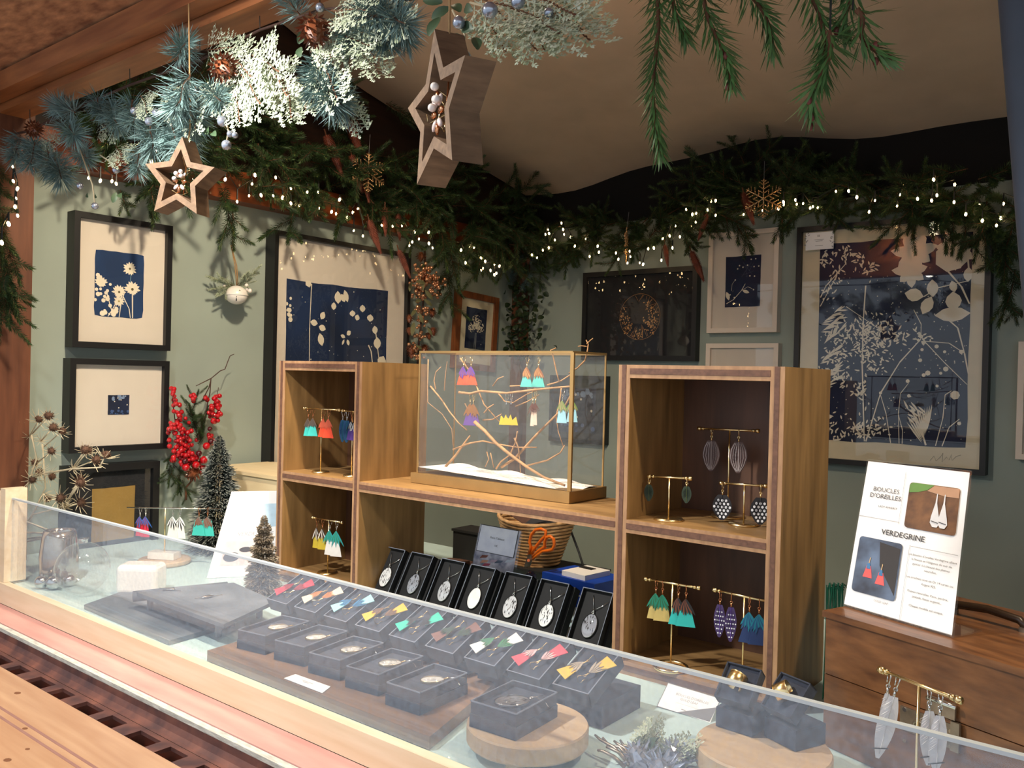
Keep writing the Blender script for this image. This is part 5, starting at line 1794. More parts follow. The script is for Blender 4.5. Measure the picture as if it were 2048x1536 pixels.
def quad_card(name, lab, cat, q, th, m, back=True):
    """thin card through four corners TL, TR, BR, BL"""
    TL, TR, BR, BL = [V(p) for p in q]
    n = (TR - TL).cross(BL - TL).normalized()
    if n.dot(EYE - TL) < 0:
        n = -n
    t = thing(name, lab, cat, (BL + BR) / 2)
    P = [BL, BR, TR, TL] if (BR - BL).cross(TL - BL).dot(n) > 0 else [TL, TR, BR, BL]
    wpart('card', MB().prism([p - n * th for p in P], n * th), m, t)
    return t, n, (TR - TL), (BL - TL), TL


def on(TL, U, D_, a, b, n, k=.0004):
    return TL + U * a + D_ * b + n * k


q = [V((*at_z(x, y, ZBD + .001).xy, ZBD + .001)) for x, y in ((591, 1348), (661, 1373), (615, 1396), (546, 1363))]
for p in q:
    p.y = max(p.y, .674)
pc, n, U, Dn, TL = quad_card('price_card', 'white price card lying flat at the front of the brown board', 'card', q, .0006, 'white')
for a, b, w_ in ((.5, .45, .16), (.5, .60, .08)):
    wpart('text_line', MB().poly([on(TL, U, Dn, a + x, b + y, n) for x, y in ((-w_, .03), (w_, .03), (w_, -.03), (-w_, -.03))]), col((196, 196, 198)), pc)

# nine open earring boxes in a row
SETS = [((214, 52, 70), (150, 24, 40), 'red'), ((228, 206, 176), (196, 120, 50), 'cream and amber'), ((150, 214, 222), (30, 110, 160), 'pale blue'), ((214, 168, 52), (120, 84, 50), 'mustard'),
        ((44, 182, 160), (36, 34, 36), 'turquoise'), ((118, 80, 72), (40, 64, 44), 'brown'), ((236, 234, 226), (60, 130, 86), 'white and green'), ((226, 72, 88), (222, 176, 176), 'coral'), ((222, 180, 62), (176, 160, 140), 'yellow and beige')]
TILT = .42
for k in range(9):
    x = -.553 - .069 * (8 - k)
    lean = .10
    t = thing('earring_box', 'open navy box holding the %s earrings in the long row' % SETS[k][2], 'box', (x, .885, ZC + .0005), None, 'open navy earring boxes in a long row')
    wpart('lid', MB().span((x - .026, .843, ZC + .0006), (x + .026, .931, ZC + .0286)), 'navybox', t)
    R = Matrix.Rotation(TILT, 3, 'X')
    o = V((x, .8225, ZC + .0305))
    w, d, h = .050, .076, .020
    tr = MB()
    for a, b in (((-w / 2, 0, 0), (w / 2, d, .002)), ((-w / 2, 0, .002), (-w / 2 + .0014, d, h)), ((w / 2 - .0014, 0, .002), (w / 2, d, h)), ((-w / 2, 0, .002), (w / 2, .0014, h)), ((-w / 2, d - .0014, .002), (w / 2, d, h))):
        a, b = V(a), V(b)
        tr.box(o + R @ ((a + b) / 2), [abs(v) for v in (b - a)], R)
    T_ = wpart('tray', tr, 'navybox', t)
    ed = MB()
    for a, b in (((-w / 2, 0), (w / 2, .0012)), ((-w / 2, d - .0012), (w / 2, d)), ((-w / 2, 0), (-w / 2 + .0012, d)), ((w / 2 - .0012, 0), (w / 2, d))):
        ed.box(o + R @ V(((a[0] + b[0]) / 2, (a[1] + b[1]) / 2, h)), (b[0] - a[0], b[1] - a[1], .0008), R)
    wpart('worn_rim', ed, 'boxedge', T_)
    wpart('pad', MB().box(o + R @ V((0, d / 2, .009)), (w - .003, d - .003, .013), R), 'navybox', T_)
    lc, fc, nm = SETS[k]
    for j in range(2):
        # hook towards the upper right, plate towards the lower left
        Rl = R @ Matrix.Rotation(-PI / 2, 3, 'X') @ Matrix.Rotation((.5 if j == 0 else .5 + PI), 3, 'Y')
        hd_, sd_ = V((math.sin(.5), math.cos(.5), 0)), V((math.cos(.5), -math.sin(.5), 0))
        sg_ = 1 if j == 0 else -1
        p = o + R @ (V((0, .037, .0186 + .0022 * j)) + hd_ * .017 * sg_ - sd_ * .0115 * sg_)
        earring('%s leather earring lying %s in its open box of the long row' % (nm, 'hook up' if j == 0 else 'hook down'), 'earrings in the long row of boxes', p, .046, 'trap', (lc, fc, tuple(int(c * .6) for c in fc)), .022, 0, 'goldm', 0, Rl, .45, k)

# necklace boxes leaning in the middle opening
SIL = 'oval picture necklaces leaning in black boxes'
nn = ('first from the left', 'second from the left', 'third from the left', 'fourth from the left', 'third from the right', 'second from the right', 'last at the right')
for k, x0 in enumerate((-1.167, -1.096, -1.022, -.954, -.878, -.806, -.726)):
    x = x0 + .0275
    lean = math.radians(30)
    t = thing('necklace_box', 'black leaning necklace box, %s in the row of seven' % nn[k], 'box', (x, 1.075, ZC + .0005), None, 'black leaning necklace boxes')
    R = Matrix.Rotation(PI / 2 - lean, 3, 'X')
    o = V((x, 1.054, ZC + .0105))                      # lower front edge
    w, d, h = .054, .088, .018
    wpart('lid', MB().box(o + R @ V((.003, d / 2, -h - .003)), (w + .002, d, .016), R), 'blackbox', t)
    tr = MB()
    for a, b in (((-w / 2, 0, -h), (w / 2, d, -h + .002)), ((-w / 2, 0, -h), (-w / 2 + .0015, d, 0)), ((w / 2 - .0015, 0, -h), (w / 2, d, 0)), ((-w / 2, 0, -h), (w / 2, .0015, 0)), ((-w / 2, d - .0015, -h), (w / 2, d, 0))):
        a, b = V(a), V(b)
        tr.box(o + R @ ((a + b) / 2), [abs(v) for v in (b - a)], R)
    T_ = wpart('tray', tr, 'blackbox', t)
    ed = MB()
    for a, b in (((-w / 2, 0), (w / 2, .0009)), ((-w / 2, d - .0009), (w / 2, d)), ((-w / 2, 0), (-w / 2 + .0009, d)), ((w / 2 - .0009, 0), (w / 2, d))):
        ed.box(o + R @ V(((a[0] + b[0]) / 2, (a[1] + b[1]) / 2, 0)), (b[0] - a[0], b[1] - a[1], .0008), R)
    wpart('worn_rim', ed, 'boxedge', T_)
    wpart('pad', MB().box(o + R @ V((0, d / 2, -h * .62)), (w - .003, d - .003, .007), R), 'blackbox', T_)
    face = [col((232, 232, 232)), col((150, 154, 164)), col((190, 192, 196)), col((244, 244, 242)), col((216, 216, 218)), col((244, 244, 242)), col((150, 152, 162))][k]
    oval('oval silver picture necklace in the black box, %s' % nn[k], SIL, o + R @ V((0, .034, -h * .35)), R, .0128, .0182, .22, face,
         ([(0, .024, .002), (-.007, .040, .001), (-.009, .046, .001)], [(0, .024, .002), (.010, .031, .001), (.020, .040, .001)]), seed=(31, 35, 37, 0, 41, 43, 47)[k])
# printed holder behind them
q = [at_y(960, 1047, 1.165), at_y(1044, 1062, 1.165), at_y(1030, 1152, 1.150), at_y(943, 1132, 1.150)]
hd, n, U, Dn, TL = quad_card('sign_holder', 'clear sign holder with a blurred photo and small title card behind the necklace boxes', 'sign', q, .0016, 'clear')
wpart('photo', MB().poly([on(TL, U, Dn, a, b, n, .0003) for a, b in ((.02, .99), (.98, .99), (.98, .01), (.02, .01))]), mat('blurred_photo', (126, 130, 152), .6, c2=(214, 210, 220), scale=70, detail=2), hd)
rgq = random.Random(8)
for c_ in ((170, 70, 92), (206, 150, 120), (120, 66, 50), (196, 204, 214), (88, 100, 120), (180, 160, 176)):
    a, b = rgq.uniform(.1, .75), rgq.uniform(.66, .9)
    wpart('photo_patch', MB().poly([on(TL, U, Dn, a + x, b + y, n, .0005) for x, y in ((0, .06), (.16, .02), (.2, -.04), (.05, -.02))]), col(c_), hd)
wpart('title_border', MB().poly([on(TL, U, Dn, a, b, n, .0008) for a, b in ((.04, .63), (.94, .63), (.94, .0), (.04, .0))]), 'ink', hd)
wpart('title_card', MB().poly([on(TL, U, Dn, a, b, n, .0011) for a, b in ((.055, .615), (.925, .615), (.925, .02), (.055, .02))]), col((236, 238, 252)), hd)
lettering('Petits Tableaux', .0052, hd, on(TL, U, Dn, .49, .27, n, .0015), U, -Dn)
lettering('10€', .0046, hd, on(TL, U, Dn, .49, .44, n, .0015), U, -Dn)

# basket, scissors, blue box behind the opening
st = thing('wire_stand', 'black wire-legged stand under the basket', 'stand', (-1.03, 1.40, ZC))
wpart('top', MB().span((-1.15, 1.34, ZC + .024), (-.90, 1.46, ZC + .028)), 'blackbox', st)
for x in (-1.145, -.905):
    for y in (1.345, 1.455):
        wpart('leg', MB().tube([(x, y, ZC + .0005), (x, y, ZC + .024)], .0025, 6), 'blackbox', st)
bk = thing('basket', 'woven seagrass basket full of papers behind the necklace boxes', 'basket', (-1.045, 1.40, ZC + .0285))
for j in range(13):
    t = j / 12
    rx, ry = .052 + .034 * t, .040 + .018 * t
    z = ZC + .034 + t * .078
    P = [V((-1.045 + rx * math.cos(a), 1.40 + ry * math.sin(a), z + .010 * t * math.cos(a) ** 2)) for a in [2 * PI * i / 30 for i in range(30)]]
    wpart('coil', MB().tube(P, .0042, 6, closed=True), 'basket', bk, True)
wpart('bottom', MB().lathe([(.0005, 0), (.05, 0), (.05, .004)], V((-1.045, 1.40, ZC + .029)), 20), 'basket', bk)
for k, (dx, dy, rz, tl, m_) in enumerate(((-.02, .0, .3, .5, 'twigd'), (.02, .01, -.2, -.4, 'white'), (.05, .0, .5, -.5, 'white'), (.035, -.02, .1, -.3, 'matd'))):
    R = Matrix.Rotation(rz, 3, 'Z') @ Matrix.Rotation(tl, 3, 'Y') @ Matrix.Rotation(.25, 3, 'X')
    o = obj('paper_sheet', MB().box((-1.045 + dx, 1.40 + dy, ZC + .118 + .003 * k), (.075, .06, .0012), R), m_)
    tag(o, ('dark glittery sheet in the basket at the left', 'pale folded paper lying in the basket', 'white paper corner sticking out of the basket at the right', 'dark blue-black wrapper in the basket')[k], 'paper')
sc = thing('scissors', 'orange-handled scissors standing in front of the basket', 'scissors', at_y(1058, 1140, 1.27))
Ys = 1.27


def sp_(L, dy=0):
    return [at_y(880 + a * .1855, 980 + b * .1855, Ys + dy) for a, b in L]


wpart('handle', MB().tube(sp_([(960, 690), (980, 610), (965, 560), (985, 480), (1030, 430), (1090, 420), (1140, 440), (1140, 490), (1100, 530), (1050, 590), (1020, 630), (985, 690)]), .0030, 8), 'orange', sc, True)
wpart('handle', MB().tube(sp_([(1000, 720), (1060, 660), (1130, 610), (1130, 560), (1150, 510), (1190, 500), (1225, 530), (1235, 590), (1215, 640), (1170, 655), (1110, 660), (1040, 710), (1005, 745)], -.003), .0032, 8), 'orange', sc, True)
wpart('handle_web', MB().prism(sp_([(940, 700), (985, 690), (1020, 620), (970, 600)]), (0, .003, 0)), 'orange', sc)
wpart('blade', MB().prism(sp_([(905, 830), (965, 830), (1005, 690), (950, 690)]), (0, .0015, 0)), 'iron', sc)
wpart('blade', MB().prism(sp_([(915, 840), (975, 810), (1010, 700), (980, 700)], -.003), (0, .0015, 0)), 'iron', sc)
wpart('pivot', MB().tube([at_y(1057, 1121, Ys - .008), at_y(1057, 1121, Ys + .001)], .0027, 10), 'orange', sc)
bx = thing('card_reader_box', 'bright blue box with a white card reader on top', 'box', (-.865, 1.31, ZC))
Rz = Matrix.Rotation(-.12, 3, 'Z')
wpart('blue_box', MB().box((-.865, 1.31, ZC + .0245), (.125, .09, .048), Rz), 'blue', bx)
wpart('card_reader', MB().box((-.858, 1.306, ZC + .053), (.055, .07, .009), Rz), 'white', bx)
wpart('reader_screen', MB().box((-.866, 1.322, ZC + .058), (.03, .014, .001), Rz), 'blackbox', bx)
pq = V((-.865, 1.31, ZC + .022)) + Rz @ V((.036, -.0454, 0))
wpart('logo_mark', MB().ring(pq, .0035, .0009, 14, 5, Rz @ Matrix.Rotation(PI / 2, 3, 'X')).box(pq + Rz @ V((-.012, 0, 0)), (.012, .0006, .003), Rz), 'white', bx)
for k, (lab, p, s, m_) in enumerate((('black storage box behind the opening, left of the basket', (-1.235, 1.44, ZC + .031), (.09, .06, .06), 'blackbox'),
                                     ('crumpled white tissue beside the blue box', (-.935, 1.235, ZC + .012), (.05, .03, .022), 'white'),
                                     ('dark amethyst stone above the necklace boxes', (-.905, 1.20, ZC + .055), (.018, .016, .02), col((54, 46, 72), .2)))):
    mb = MB()
    if k == 0:
        mb.box(p, s)
        mb.box((p[0], p[1], p[2] + .033), (s[0] + .006, s[1] + .006, .005))
    else:
        r3 = random.Random(k)
        b0 = len(mb.v)
        mb.ball(p, 1, 9, 6, [x * .6 for x in s])
        mb.v[b0:] = [tuple(p[i] + (q_[i] - p[i]) * r3.uniform(.75, 1.15) for i in range(3)) for q_ in mb.v[b0:]]
    o = obj(('storage_box', 'tissue', 'stone')[k], mb, m_)
    tag(o, lab, ('box', 'tissue', 'stone')[k])
for p in ():
    pass
sup = obj('stone_perch', MB().tube([(-.905, 1.20, ZC + .0005), (-.905, 1.20, ZC + .046)], .006, 8, .004), 'blackbox')
tag(sup, 'small dark perch under the amethyst stone', 'perch')
cb = obj('power_cable', MB().tube([at_y(x, y, 1.42) for x, y in ((1128, 1035), (1143, 1065), (1158, 1105), (1172, 1150), (1180, 1172))], .0022, 6), 'blackbox', True)
tag(cb, 'black cable running down behind the blue box', 'cable')
strap = obj('leather_strap', MB().tube([V((-1.13 + .035 * math.cos(a), 1.27 + .025 * math.sin(a), ZC + .012 + a * .0022)) for a in [i * .45 for i in range(28)]], .006, 6), 'twigd', True)
tag(strap, 'coiled dark brown leather strap left of the sign holder', 'strap')


# round stools with boxes
def stool(lab, c, zt, r, th=.019):
    t = thing('round_riser', lab, 'riser', (c[0], c[1], ZC + .0005))
    C0 = V((c[0], c[1], zt))
    wpart('top', MB().lathe([(.0005, 0), (r * .98, 0), (r, -.002), (r, -th + .002), (r * .98, -th), (.0005, -th)], C0, 40), 'stool', t)
    for k in range(3):
        a = 2 * PI * k / 3 + .9
        p = C0 + V((math.cos(a) * r * .72, math.sin(a) * r * .72, 0))
        wpart('foot', MB().tube([V((p.x, p.y, ZC + .0006)), V((p.x, p.y, zt - th))], .009, 14, .010), 'stool', t)
    return t


ZS1 = ZC + .0335
stool('round pale wood riser under a single navy pendant box', (-.555, .738), ZS1, .066, .020)
b1 = jbox('navy box with large marbled pendant on the round riser', None, (-.566, .728, ZS1 + .0004), .06, .060, .080, .027)
oval('large dark marbled oval pendant on the box of the round riser', None, (-.566, .724, ZS1 + .0228), Matrix.Rotation(-.55, 3, 'Z'), .0150, .0195, .3, col((110, 108, 108), .3),
     ([(0, .026, .002), (.012, .033, .001), (.026, .031, .001)], [(0, .026, .002), (-.006, .038, .001)]), seed=5)
ZS2 = ZC + .0335
stool('round pale wood riser under two ring boxes at right', (-.338, .852), ZS2, .068, .022)
for k, (x, y, rz) in enumerate(((-.374, .885, -.05), (-.318, .886, -.38))):
    Rz = Matrix.Rotation(rz, 3, 'Z')
    t = thing('ring_box', ('left navy ring box on the right-hand round riser', 'right navy ring box on the right-hand round riser')[k], 'box', (x, y, ZS2 + .0004), Rz, 'open navy ring boxes')
    part('lid', MB().box((0, 0, .011), (.042, .044, .021)), 'navybox', t)
    R = Matrix.Rotation(.80, 3, 'X')
    o = V((0, -.020, .0260))
    w, d, h = .040, .042, .014
    tr = MB()
    for a, b in (((-w / 2, 0, 0), (w / 2, d, .002)), ((-w / 2, 0, .002), (-w / 2 + .0014, d, h)), ((w / 2 - .0014, 0, .002), (w / 2, d, h)), ((-w / 2, 0, .002), (w / 2, .0014, h)), ((-w / 2, d - .0014, .002), (w / 2, d, h))):
        a, b = V(a), V(b)
        tr.box(o + R @ ((a + b) / 2), [abs(v) for v in (b - a)], R)
    T_ = part('tray', tr, 'navybox', t)
    part('pad', MB().box(o + R @ V((0, d / 2, .006)), (w - .003, d - .003, .009), R), 'navybox', T_)
    c0 = Rz @ (o + R @ V((0, d / 2, .0185))) + V((x, y, ZS2 + .0004))
    rr = Rz @ R @ Matrix.Rotation((-.12, -.75)[k], 3, 'Z') @ Matrix.Rotation(-PI / 2, 3, 'X')
    rn = thing('ring', ('wide hammered gold ring standing in the left ring box', 'wide gold ring lying in the right ring box')[k], 'ring', c0, rr, 'wide gold rings')
    part('band', MB().lathe([(.0085, -.007), (.0092, -.0074), (.0098, -.007), (.0098, .007), (.0092, .0074), (.0085, .007)], (0, 0, 0), 24, closed=True), 'goldm', rn, True)
    part('rim_bead', MB().ring((0, 0, .007), .0094, .0007, 24, 5).ring((0, 0, -.007), .0094, .0007, 24, 5), 'goldm', rn, True)

# title card before the right box
BL_, BR_ = at_z(1313, 1413, ZC + .001), at_z(1419, 1443, ZC + .001)
q = [at_y(1336, 1365, BL_.y + .030), at_y(1443, 1397, BL_.y + .030), BR_, BL_]
tc, n, U, Dn, TL = quad_card('title_card', 'white bordered title card leaning before the right tower', 'card', q, .0008, col((120, 120, 124)))
wpart('face', MB().poly([on(TL, U, Dn, a, b, n, .0003) for a, b in ((.015, .97), (.985, .97), (.985, .03), (.015, .03))]), 'white', tc)
wpart('prop', MB().prism([BL_ + V((.02, .004, 0)), BL_ + V((.05, .004, 0)), BL_ + V((.045, .05, .0)), BL_ + V((.025, .05, 0))], (0, 0, .0006)), 'white', tc)
lettering("BOUCLES D'OREILLES", .0046, tc, on(TL, U, Dn, .53, .33, n), U, -Dn, 'inkl')
lettering('GOLD LEAF', .0046, tc, on(TL, U, Dn, .50, .47, n), U, -Dn, 'inkl')
wpart('price_line', MB().poly([on(TL, U, Dn, a, b, n) for a, b in ((.43, .84), (.51, .84), (.51, .81), (.43, .81))]), 'inkl', tc)
wpart('text_line', MB().poly([on(TL, U, Dn, a, b, n) for a, b in ((.3, .645), (.72, .645), (.72, .63), (.3, .63))]), col((206, 206, 208)), tc)

# silvery twig and cone decoration at the front edge
dc = thing('cone_posy', 'silvery twig, fern and cone posy lying at the front of the counter', 'decoration', (-.45, .79, ZC))
rg = random.Random(17)
for k, (x0, y0, x1, y1) in enumerate(((1255, 1525, 1190, 1470), (1262, 1520, 1205, 1475), (1265, 1520, 1228, 1482), (1270, 1515, 1240, 1480), (1250, 1535, 1195, 1500), (1258, 1530, 1215, 1490))):
    a, b = at_z(x0, y0, ZC + .012), at_z(x1, y1, ZC + .022)
    wpart('twig', MB().tube([a, a.lerp(b, .4) + V((0, 0, .004)), a.lerp(b, .75) + rv(rg, .002), b], .0022, 6, .0012), 'iron', dc, True)
for k in range(10):
    a = at_z(1290 + rg.gauss(0, 12), 1520, ZC + .012)
    place('fern', CEDAR[k % 3], dc, a, V((rg.uniform(-.5, .7), rg.uniform(.2, 1), rg.uniform(.1, .5))), rg.uniform(0, 6), .36)
for k in range(8):
    a = at_z(1285 + rg.gauss(0, 14), 1510, ZC + .014)
    place('leaf', LEAF, dc, a, V((rg.uniform(-.5, .7), rg.uniform(.2, 1), rg.uniform(.2, .8))), rg.uniform(0, 6), .7)
SILC = cone_mesh('silver_cone', .032, .017, 5, 'berrys', 1.8, 8, 7)
for k, (x, y) in enumerate(((1290, 1540), (1352, 1535), (1320, 1560))):
    p = at_z(x, y, ZC + .004)
    place('silver_cone', SILC, dc, p, V((.3 * k - .3, -.5, 1)), k, .95)

# ------------------------------------------------------------------ wooden case with its sign
ex = V((.940, -.341, 0)).normalized()
ey = V((.341, .940, 0))
CZ = ZC + .1515
c0 = V((-.318, .975, ZC + .0008))
Rc = Matrix((ex, ey, V((0, 0, 1)))).transposed()
cs = thing('wooden_case', 'red-brown oak case with nickel latch and top handle at right', 'case', c0, Rc)
Wc, Dc = .42, .20
part('base', MB().span((0, 0, 0), (Wc, Dc, .080)), 'case', cs)
part('lid', MB().span((0, 0, .0812), (Wc, Dc, .1440)), 'case', cs)
part('top_panel', MB().span((-.003, -.003, .1442), (Wc + .003, Dc + .003, .1510)), 'case', cs)
hx = lambda px, py: (Rc.transposed() @ (at_z(px, py, CZ) - c0))
h0 = hx(1975, 1245)
hn = part('handle', MB().tube([V((h0.x - .042, h0.y, .154)), V((h0.x - .034, h0.y, .162)), V((h0.x, h0.y, .165)), V((h0.x + .034, h0.y, .162)), V((h0.x + .042, h0.y, .154))], .0045, 8), col((52, 36, 24), .35), cs, True)
for s in (-1, 1):
    part('handle_mount', MB().box((h0.x + s * .044, h0.y, .1535), (.016, .012, .005)).ball((h0.x + s * .046, h0.y, .156), .004, 8, 5), 'iron', hn)
# latch on the front


def onf(px, py):
    d = ray(px, py)
    t = (c0 - EYE).dot(ey) / d.dot(ey)
    return Rc.transposed() @ (EYE + d * t - c0)


a, b = onf(1803, 1410), onf(1912, 1500)
lt = part('latch_plate', MB().span((a.x, -.0022, b.z), (b.x, -.0004, a.z)), 'iron', cs)
a2, b2 = onf(1860, 1388), onf(1915, 1440)
part('latch_tongue', MB().span((a2.x, -.005, b2.z), (b2.x, -.0024, a2.z)), 'iron', lt)
part('hinge_barrel', MB().tube([V((a2.x + .001, -.0066, b2.z + .014)), V((b2.x + .002, -.0066, b2.z + .014))], .0024, 8), 'silver', lt, True)
m2 = onf(1840, 1452)
part('keyhole_ring', MB().ring((m2.x, -.0026, m2.z), .0055, .0014, 18, 6, Matrix.Rotation(PI / 2, 3, 'X')), 'iron', lt, True)
for px_, py_ in ((1812, 1418), (1905, 1462), (1905, 1492), (1812, 1480)):
    s_ = onf(px_, py_)
    part('screw', MB().tube([V((s_.x, -.003, s_.z)), V((s_.x, -.0018, s_.z))], .0022, 8), 'silver', lt)
a3, b3 = onf(1908, 1440), onf(1924, 1505)
part('latch_hook', MB().span((a3.x, -.006, b3.z), (b3.x, -.0024, a3.z)), 'iron', lt)

# acrylic sign on the case
BL_, BR_ = at_z(1684, 1211, CZ + .001), at_z(1906, 1276, CZ + .001)
bw = (BR_ - BL_).length


def reach(px, py, P, h):
    d = ray(px, py)
    e = EYE - P
    A_, B_, C_ = d.dot(d), 2 * d.dot(e), e.dot(e) - h * h
    dsc = B_ * B_ - 4 * A_ * C_
    t = (-B_ + math.sqrt(max(0, dsc))) / (2 * A_)
    return EYE + d * t


TL_ = reach(1734, 918, BL_, bw * 1.42)
TR_ = TL_ + (BR_ - BL_)
sg, n, U, Dn, TL = quad_card('sign_holder', 'clear acrylic sign reading Verdegrine standing on the wooden case', 'sign', (TL_, TR_, BR_, BL_), .002, 'clear')
hn_ = V((-n.x, -n.y, 0)).normalized()
wpart('foot', MB().prism([BL_, BR_, BR_ + hn_ * .05, BL_ + hn_ * .05], (0, 0, .0018)), 'clear', sg)
wpart('sheet', MB().poly([on(TL, U, Dn, a, b, n, -.001) for a, b in ((.012, .985), (.985, .985), (.985, .012), (.012, .012))]), 'white', sg)
K = .0004


def rrect(a0, b0, a1, b1, r, k, m_, name):
    asp = Dn.length / U.length
    P = []
    for cx, cy, s0 in ((a1 - r, b0 + r / asp, -PI / 2), (a1 - r, b1 - r / asp, 0), (a0 + r, b1 - r / asp, PI / 2), (a0 + r, b0 + r / asp, PI)):
        for i in range(4):
            an = s0 + PI / 2 * i / 3
            P.append(on(TL, U, Dn, cx + r * math.cos(an), cy + r / asp * math.sin(an), n, k))
    return wpart(name, MB().poly(P[::-1]), m_, sg)


rrect(.47, .125, .93, .425, .03, K, mat('photo_bark', (78, 46, 26), .6, c2=(120, 80, 46), scale=60), 'photo_bark')
rrect(.065, .535, .485, .89, .03, K, mat('photo_slate_blue', (38, 46, 66), .6, c2=(92, 112, 142), scale=30), 'photo_slate')


def flat(pts, k, m_, name):
    return wpart(name, MB().poly([on(TL, U, Dn, a, b, n, k) for a, b in pts]), m_, sg)


flat([(.475, .14), (.5, .127), (.70, .127), (.64, .165), (.56, .185), (.475, .195)], K * 2, col((92, 132, 62)), 'photo_leaf')
flat([(.64, .17), (.70, .13), (.925, .13), (.925, .19), (.8, .19)], K * 2, col((172, 132, 104)), 'photo_skin')
for dx in (0, .07):
    flat([(.735 + dx, .18), (.742 + dx, .18), (.745 + dx, .24), (.775 + dx, .33), (.785 + dx, .37), (.765 + dx, .395), (.725 + dx, .395), (.70 + dx, .37), (.705 + dx, .33), (.73 + dx, .24)], K * (3 + dx * 10), col((206, 206, 210)), 'photo_white_feather')
    flat([(.71 + dx, .357), (.775 + dx, .366), (.775 + dx, .371), (.71 + dx, .362)], K * 5, 'ink', 'photo_feather_line')
for x, y in ((.20, .735), (.325, .76)):
    flat([(x - .045, y + .055), (x + .045, y + .055), (x + .02, y - .02), (x - .02, y - .02)], K * 2, col((230, 84, 84)), 'photo_coral_plate')
    flat([(x - .02, y), (x + .02, y), (x + .012, y - .035), (x - .012, y - .035)], K * 3, col((50, 110, 160)), 'photo_blue_tuft')
    flat([(x - .004, y - .035), (x + .004, y - .035), (x + .01, y - .07), (x + .002, y - .075)], K * 3, col((190, 160, 120)), 'photo_hook')
flat([(.27, .55), (.47, .57), (.47, .86), (.30, .70)], K * 1.5, col((34, 30, 34)), 'photo_dark_leather')
for pts in (((.415, .06), (.418, .06), (.418, .415), (.415, .415)), ((.012, .4), (.42, .4), (.42, .4025), (.012, .4025)), ((.545, .535), (.548, .535), (.548, .99), (.545, .99)), ((.545, .535), (.97, .535), (.97, .5375), (.545, .5375))):
    flat(pts, K, 'inkl', 'ruled_line')
uw = U.length
lettering('BOUCLES', uw * .062, sg, on(TL, U, Dn, .25, .205, n, K), U, -Dn, 'ink', bold=-.00004)
lettering("D'OREILLES", uw * .062, sg, on(TL, U, Dn, .25, .25, n, K), U, -Dn, 'ink')
lettering('LADY AMHERST', uw * .026, sg, on(TL, U, Dn, .29, .318, n, K), U, -Dn, 'ink')
lettering('VERDEGRINE', uw * .070, sg, on(TL, U, Dn, .47, .482, n, K), U, -Dn, 'ink', bold=.0001)
lettering('GOLD LEAF', uw * .026, sg, on(TL, U, Dn, .36, .915, n, K), U, -Dn, 'inkl')
for k, s in enumerate(("Les boucles d'oreilles Verdegrine allient", "la finesse et l'élégance du cuir de", 'gantier à la beauté des plumes', 'naturelles.', '', 'Les crochets sont en Or 14 carats ou', 'Argent 925.', '', 'Plumes naturelles: Paon, perdrix,', 'pintade, faisan argenté...', '', 'Chaque modèle est unique.')):
    if s:
        lettering(s, uw * .0265, sg, on(TL, U, Dn, .755, .585 + .0275 * k, n, K), U, -Dn, 'ink')
# emerald thread skein behind the sign
sk = thing('thread_skein', 'emerald green thread skein hanging behind the wooden case', 'thread', at_y(1668, 1215, 1.12))
for k in range(26):
    x = 1653 + k * 1.35
    p = at_y(x, 1170 + 5 * math.sin(k), 1.12 + .006 * math.sin(k * 2.1))
    q_ = at_y(x - 3 + rg.gauss(0, 1.5), 1262, 1.12 + .006 * math.cos(k * 1.7))
    wpart('strand', MB().tube([p + V((.003, .004, -.004)), p, p.lerp(q_, .5) + rv(rg, .001), V((q_.x, q_.y, ZC + .001))], .0007, 4), 'greenthread', sk)

# ------------------------------------------------------------------ left end of the counter
# dried thistles in a smoked glass vase
vs = at_z(46, 1182, ZC)
vs = V((-1.655, .730, ZC + .0005))
va = thing('vase', 'smoked mercury glass vase at the left end of the counter', 'vase', vs)
wpart('body', MB().lathe([(.0005, 0), (.030, 0), (.033, .004), (.034, .05), (.030, .085), (.027, .098), (.0245, .098), (.027, .085), (.031, .05), (.030, .006), (.0005, .004)], vs, 32), 'mercury', va, True)
th = thing('dried_thistles', 'bunch of dried pale-stemmed thistles standing in the smoked vase', 'dried flowers', vs + V((0, 0, .01)))
mouth = vs + V((0, 0, .09))


def tp(x, y, dY=0):
    return at_y(x, y, .76 + dY)


SPK = MB()
rgt = random.Random(12)
for i in range(70):
    d = rv(rgt).normalized()
    d.z = abs(d.z) * .8 + .1
    SPK.needle(V((0, 0, 0)), d.normalized(), .0125, .0011, d.cross(rv(rgt)))
SPK.ball((0, 0, .002), .0075, 8, 6, (1, 1, 1.15))
SPKM = SPK.mesh('thistle_head', 'thistle')
BR = MB()
for i in range(11):
    a = 2 * PI * i / 11
    d = V((math.cos(a), math.sin(a), .35 + .2 * math.sin(i * 2.3))).normalized()
    BR.tube([V((0, 0, 0)), d * .012, d * .023 + V((0, 0, .003))], .0011, 3, .0003)
BRM = BR.mesh('bract', 'stemw')
heads = [(155, 140), (110, 195), (265, 135), (330, 110), (360, 190), (420, 215), (150, 375), (235, 430), (350, 350), (220, 545), (350, 520), (265, 495), (325, 670), (410, 670), (550, 570), (600, 350), (650, 410), (720, 380), (25, 440), (580, 345), (540, 540), (550, 700)]
node = {0: (130, 270), 1: (150, 250), 2: (200, 250), 3: (220, 230), 4: (280, 280), 5: (300, 320), 6: (140, 480), 7: (220, 480), 8: (240, 440), 9: (160, 560), 10: (280, 500), 11: (200, 520), 12: (300, 640), 13: (300, 660), 14: (430, 730), 15: (500, 470), 16: (500, 470), 17: (680, 460), 18: (100, 480), 19: (490, 470), 20: (440, 720), 21: (440, 740)}
z = lambda p: (p[0] * .293, 800 + p[1] * .293)
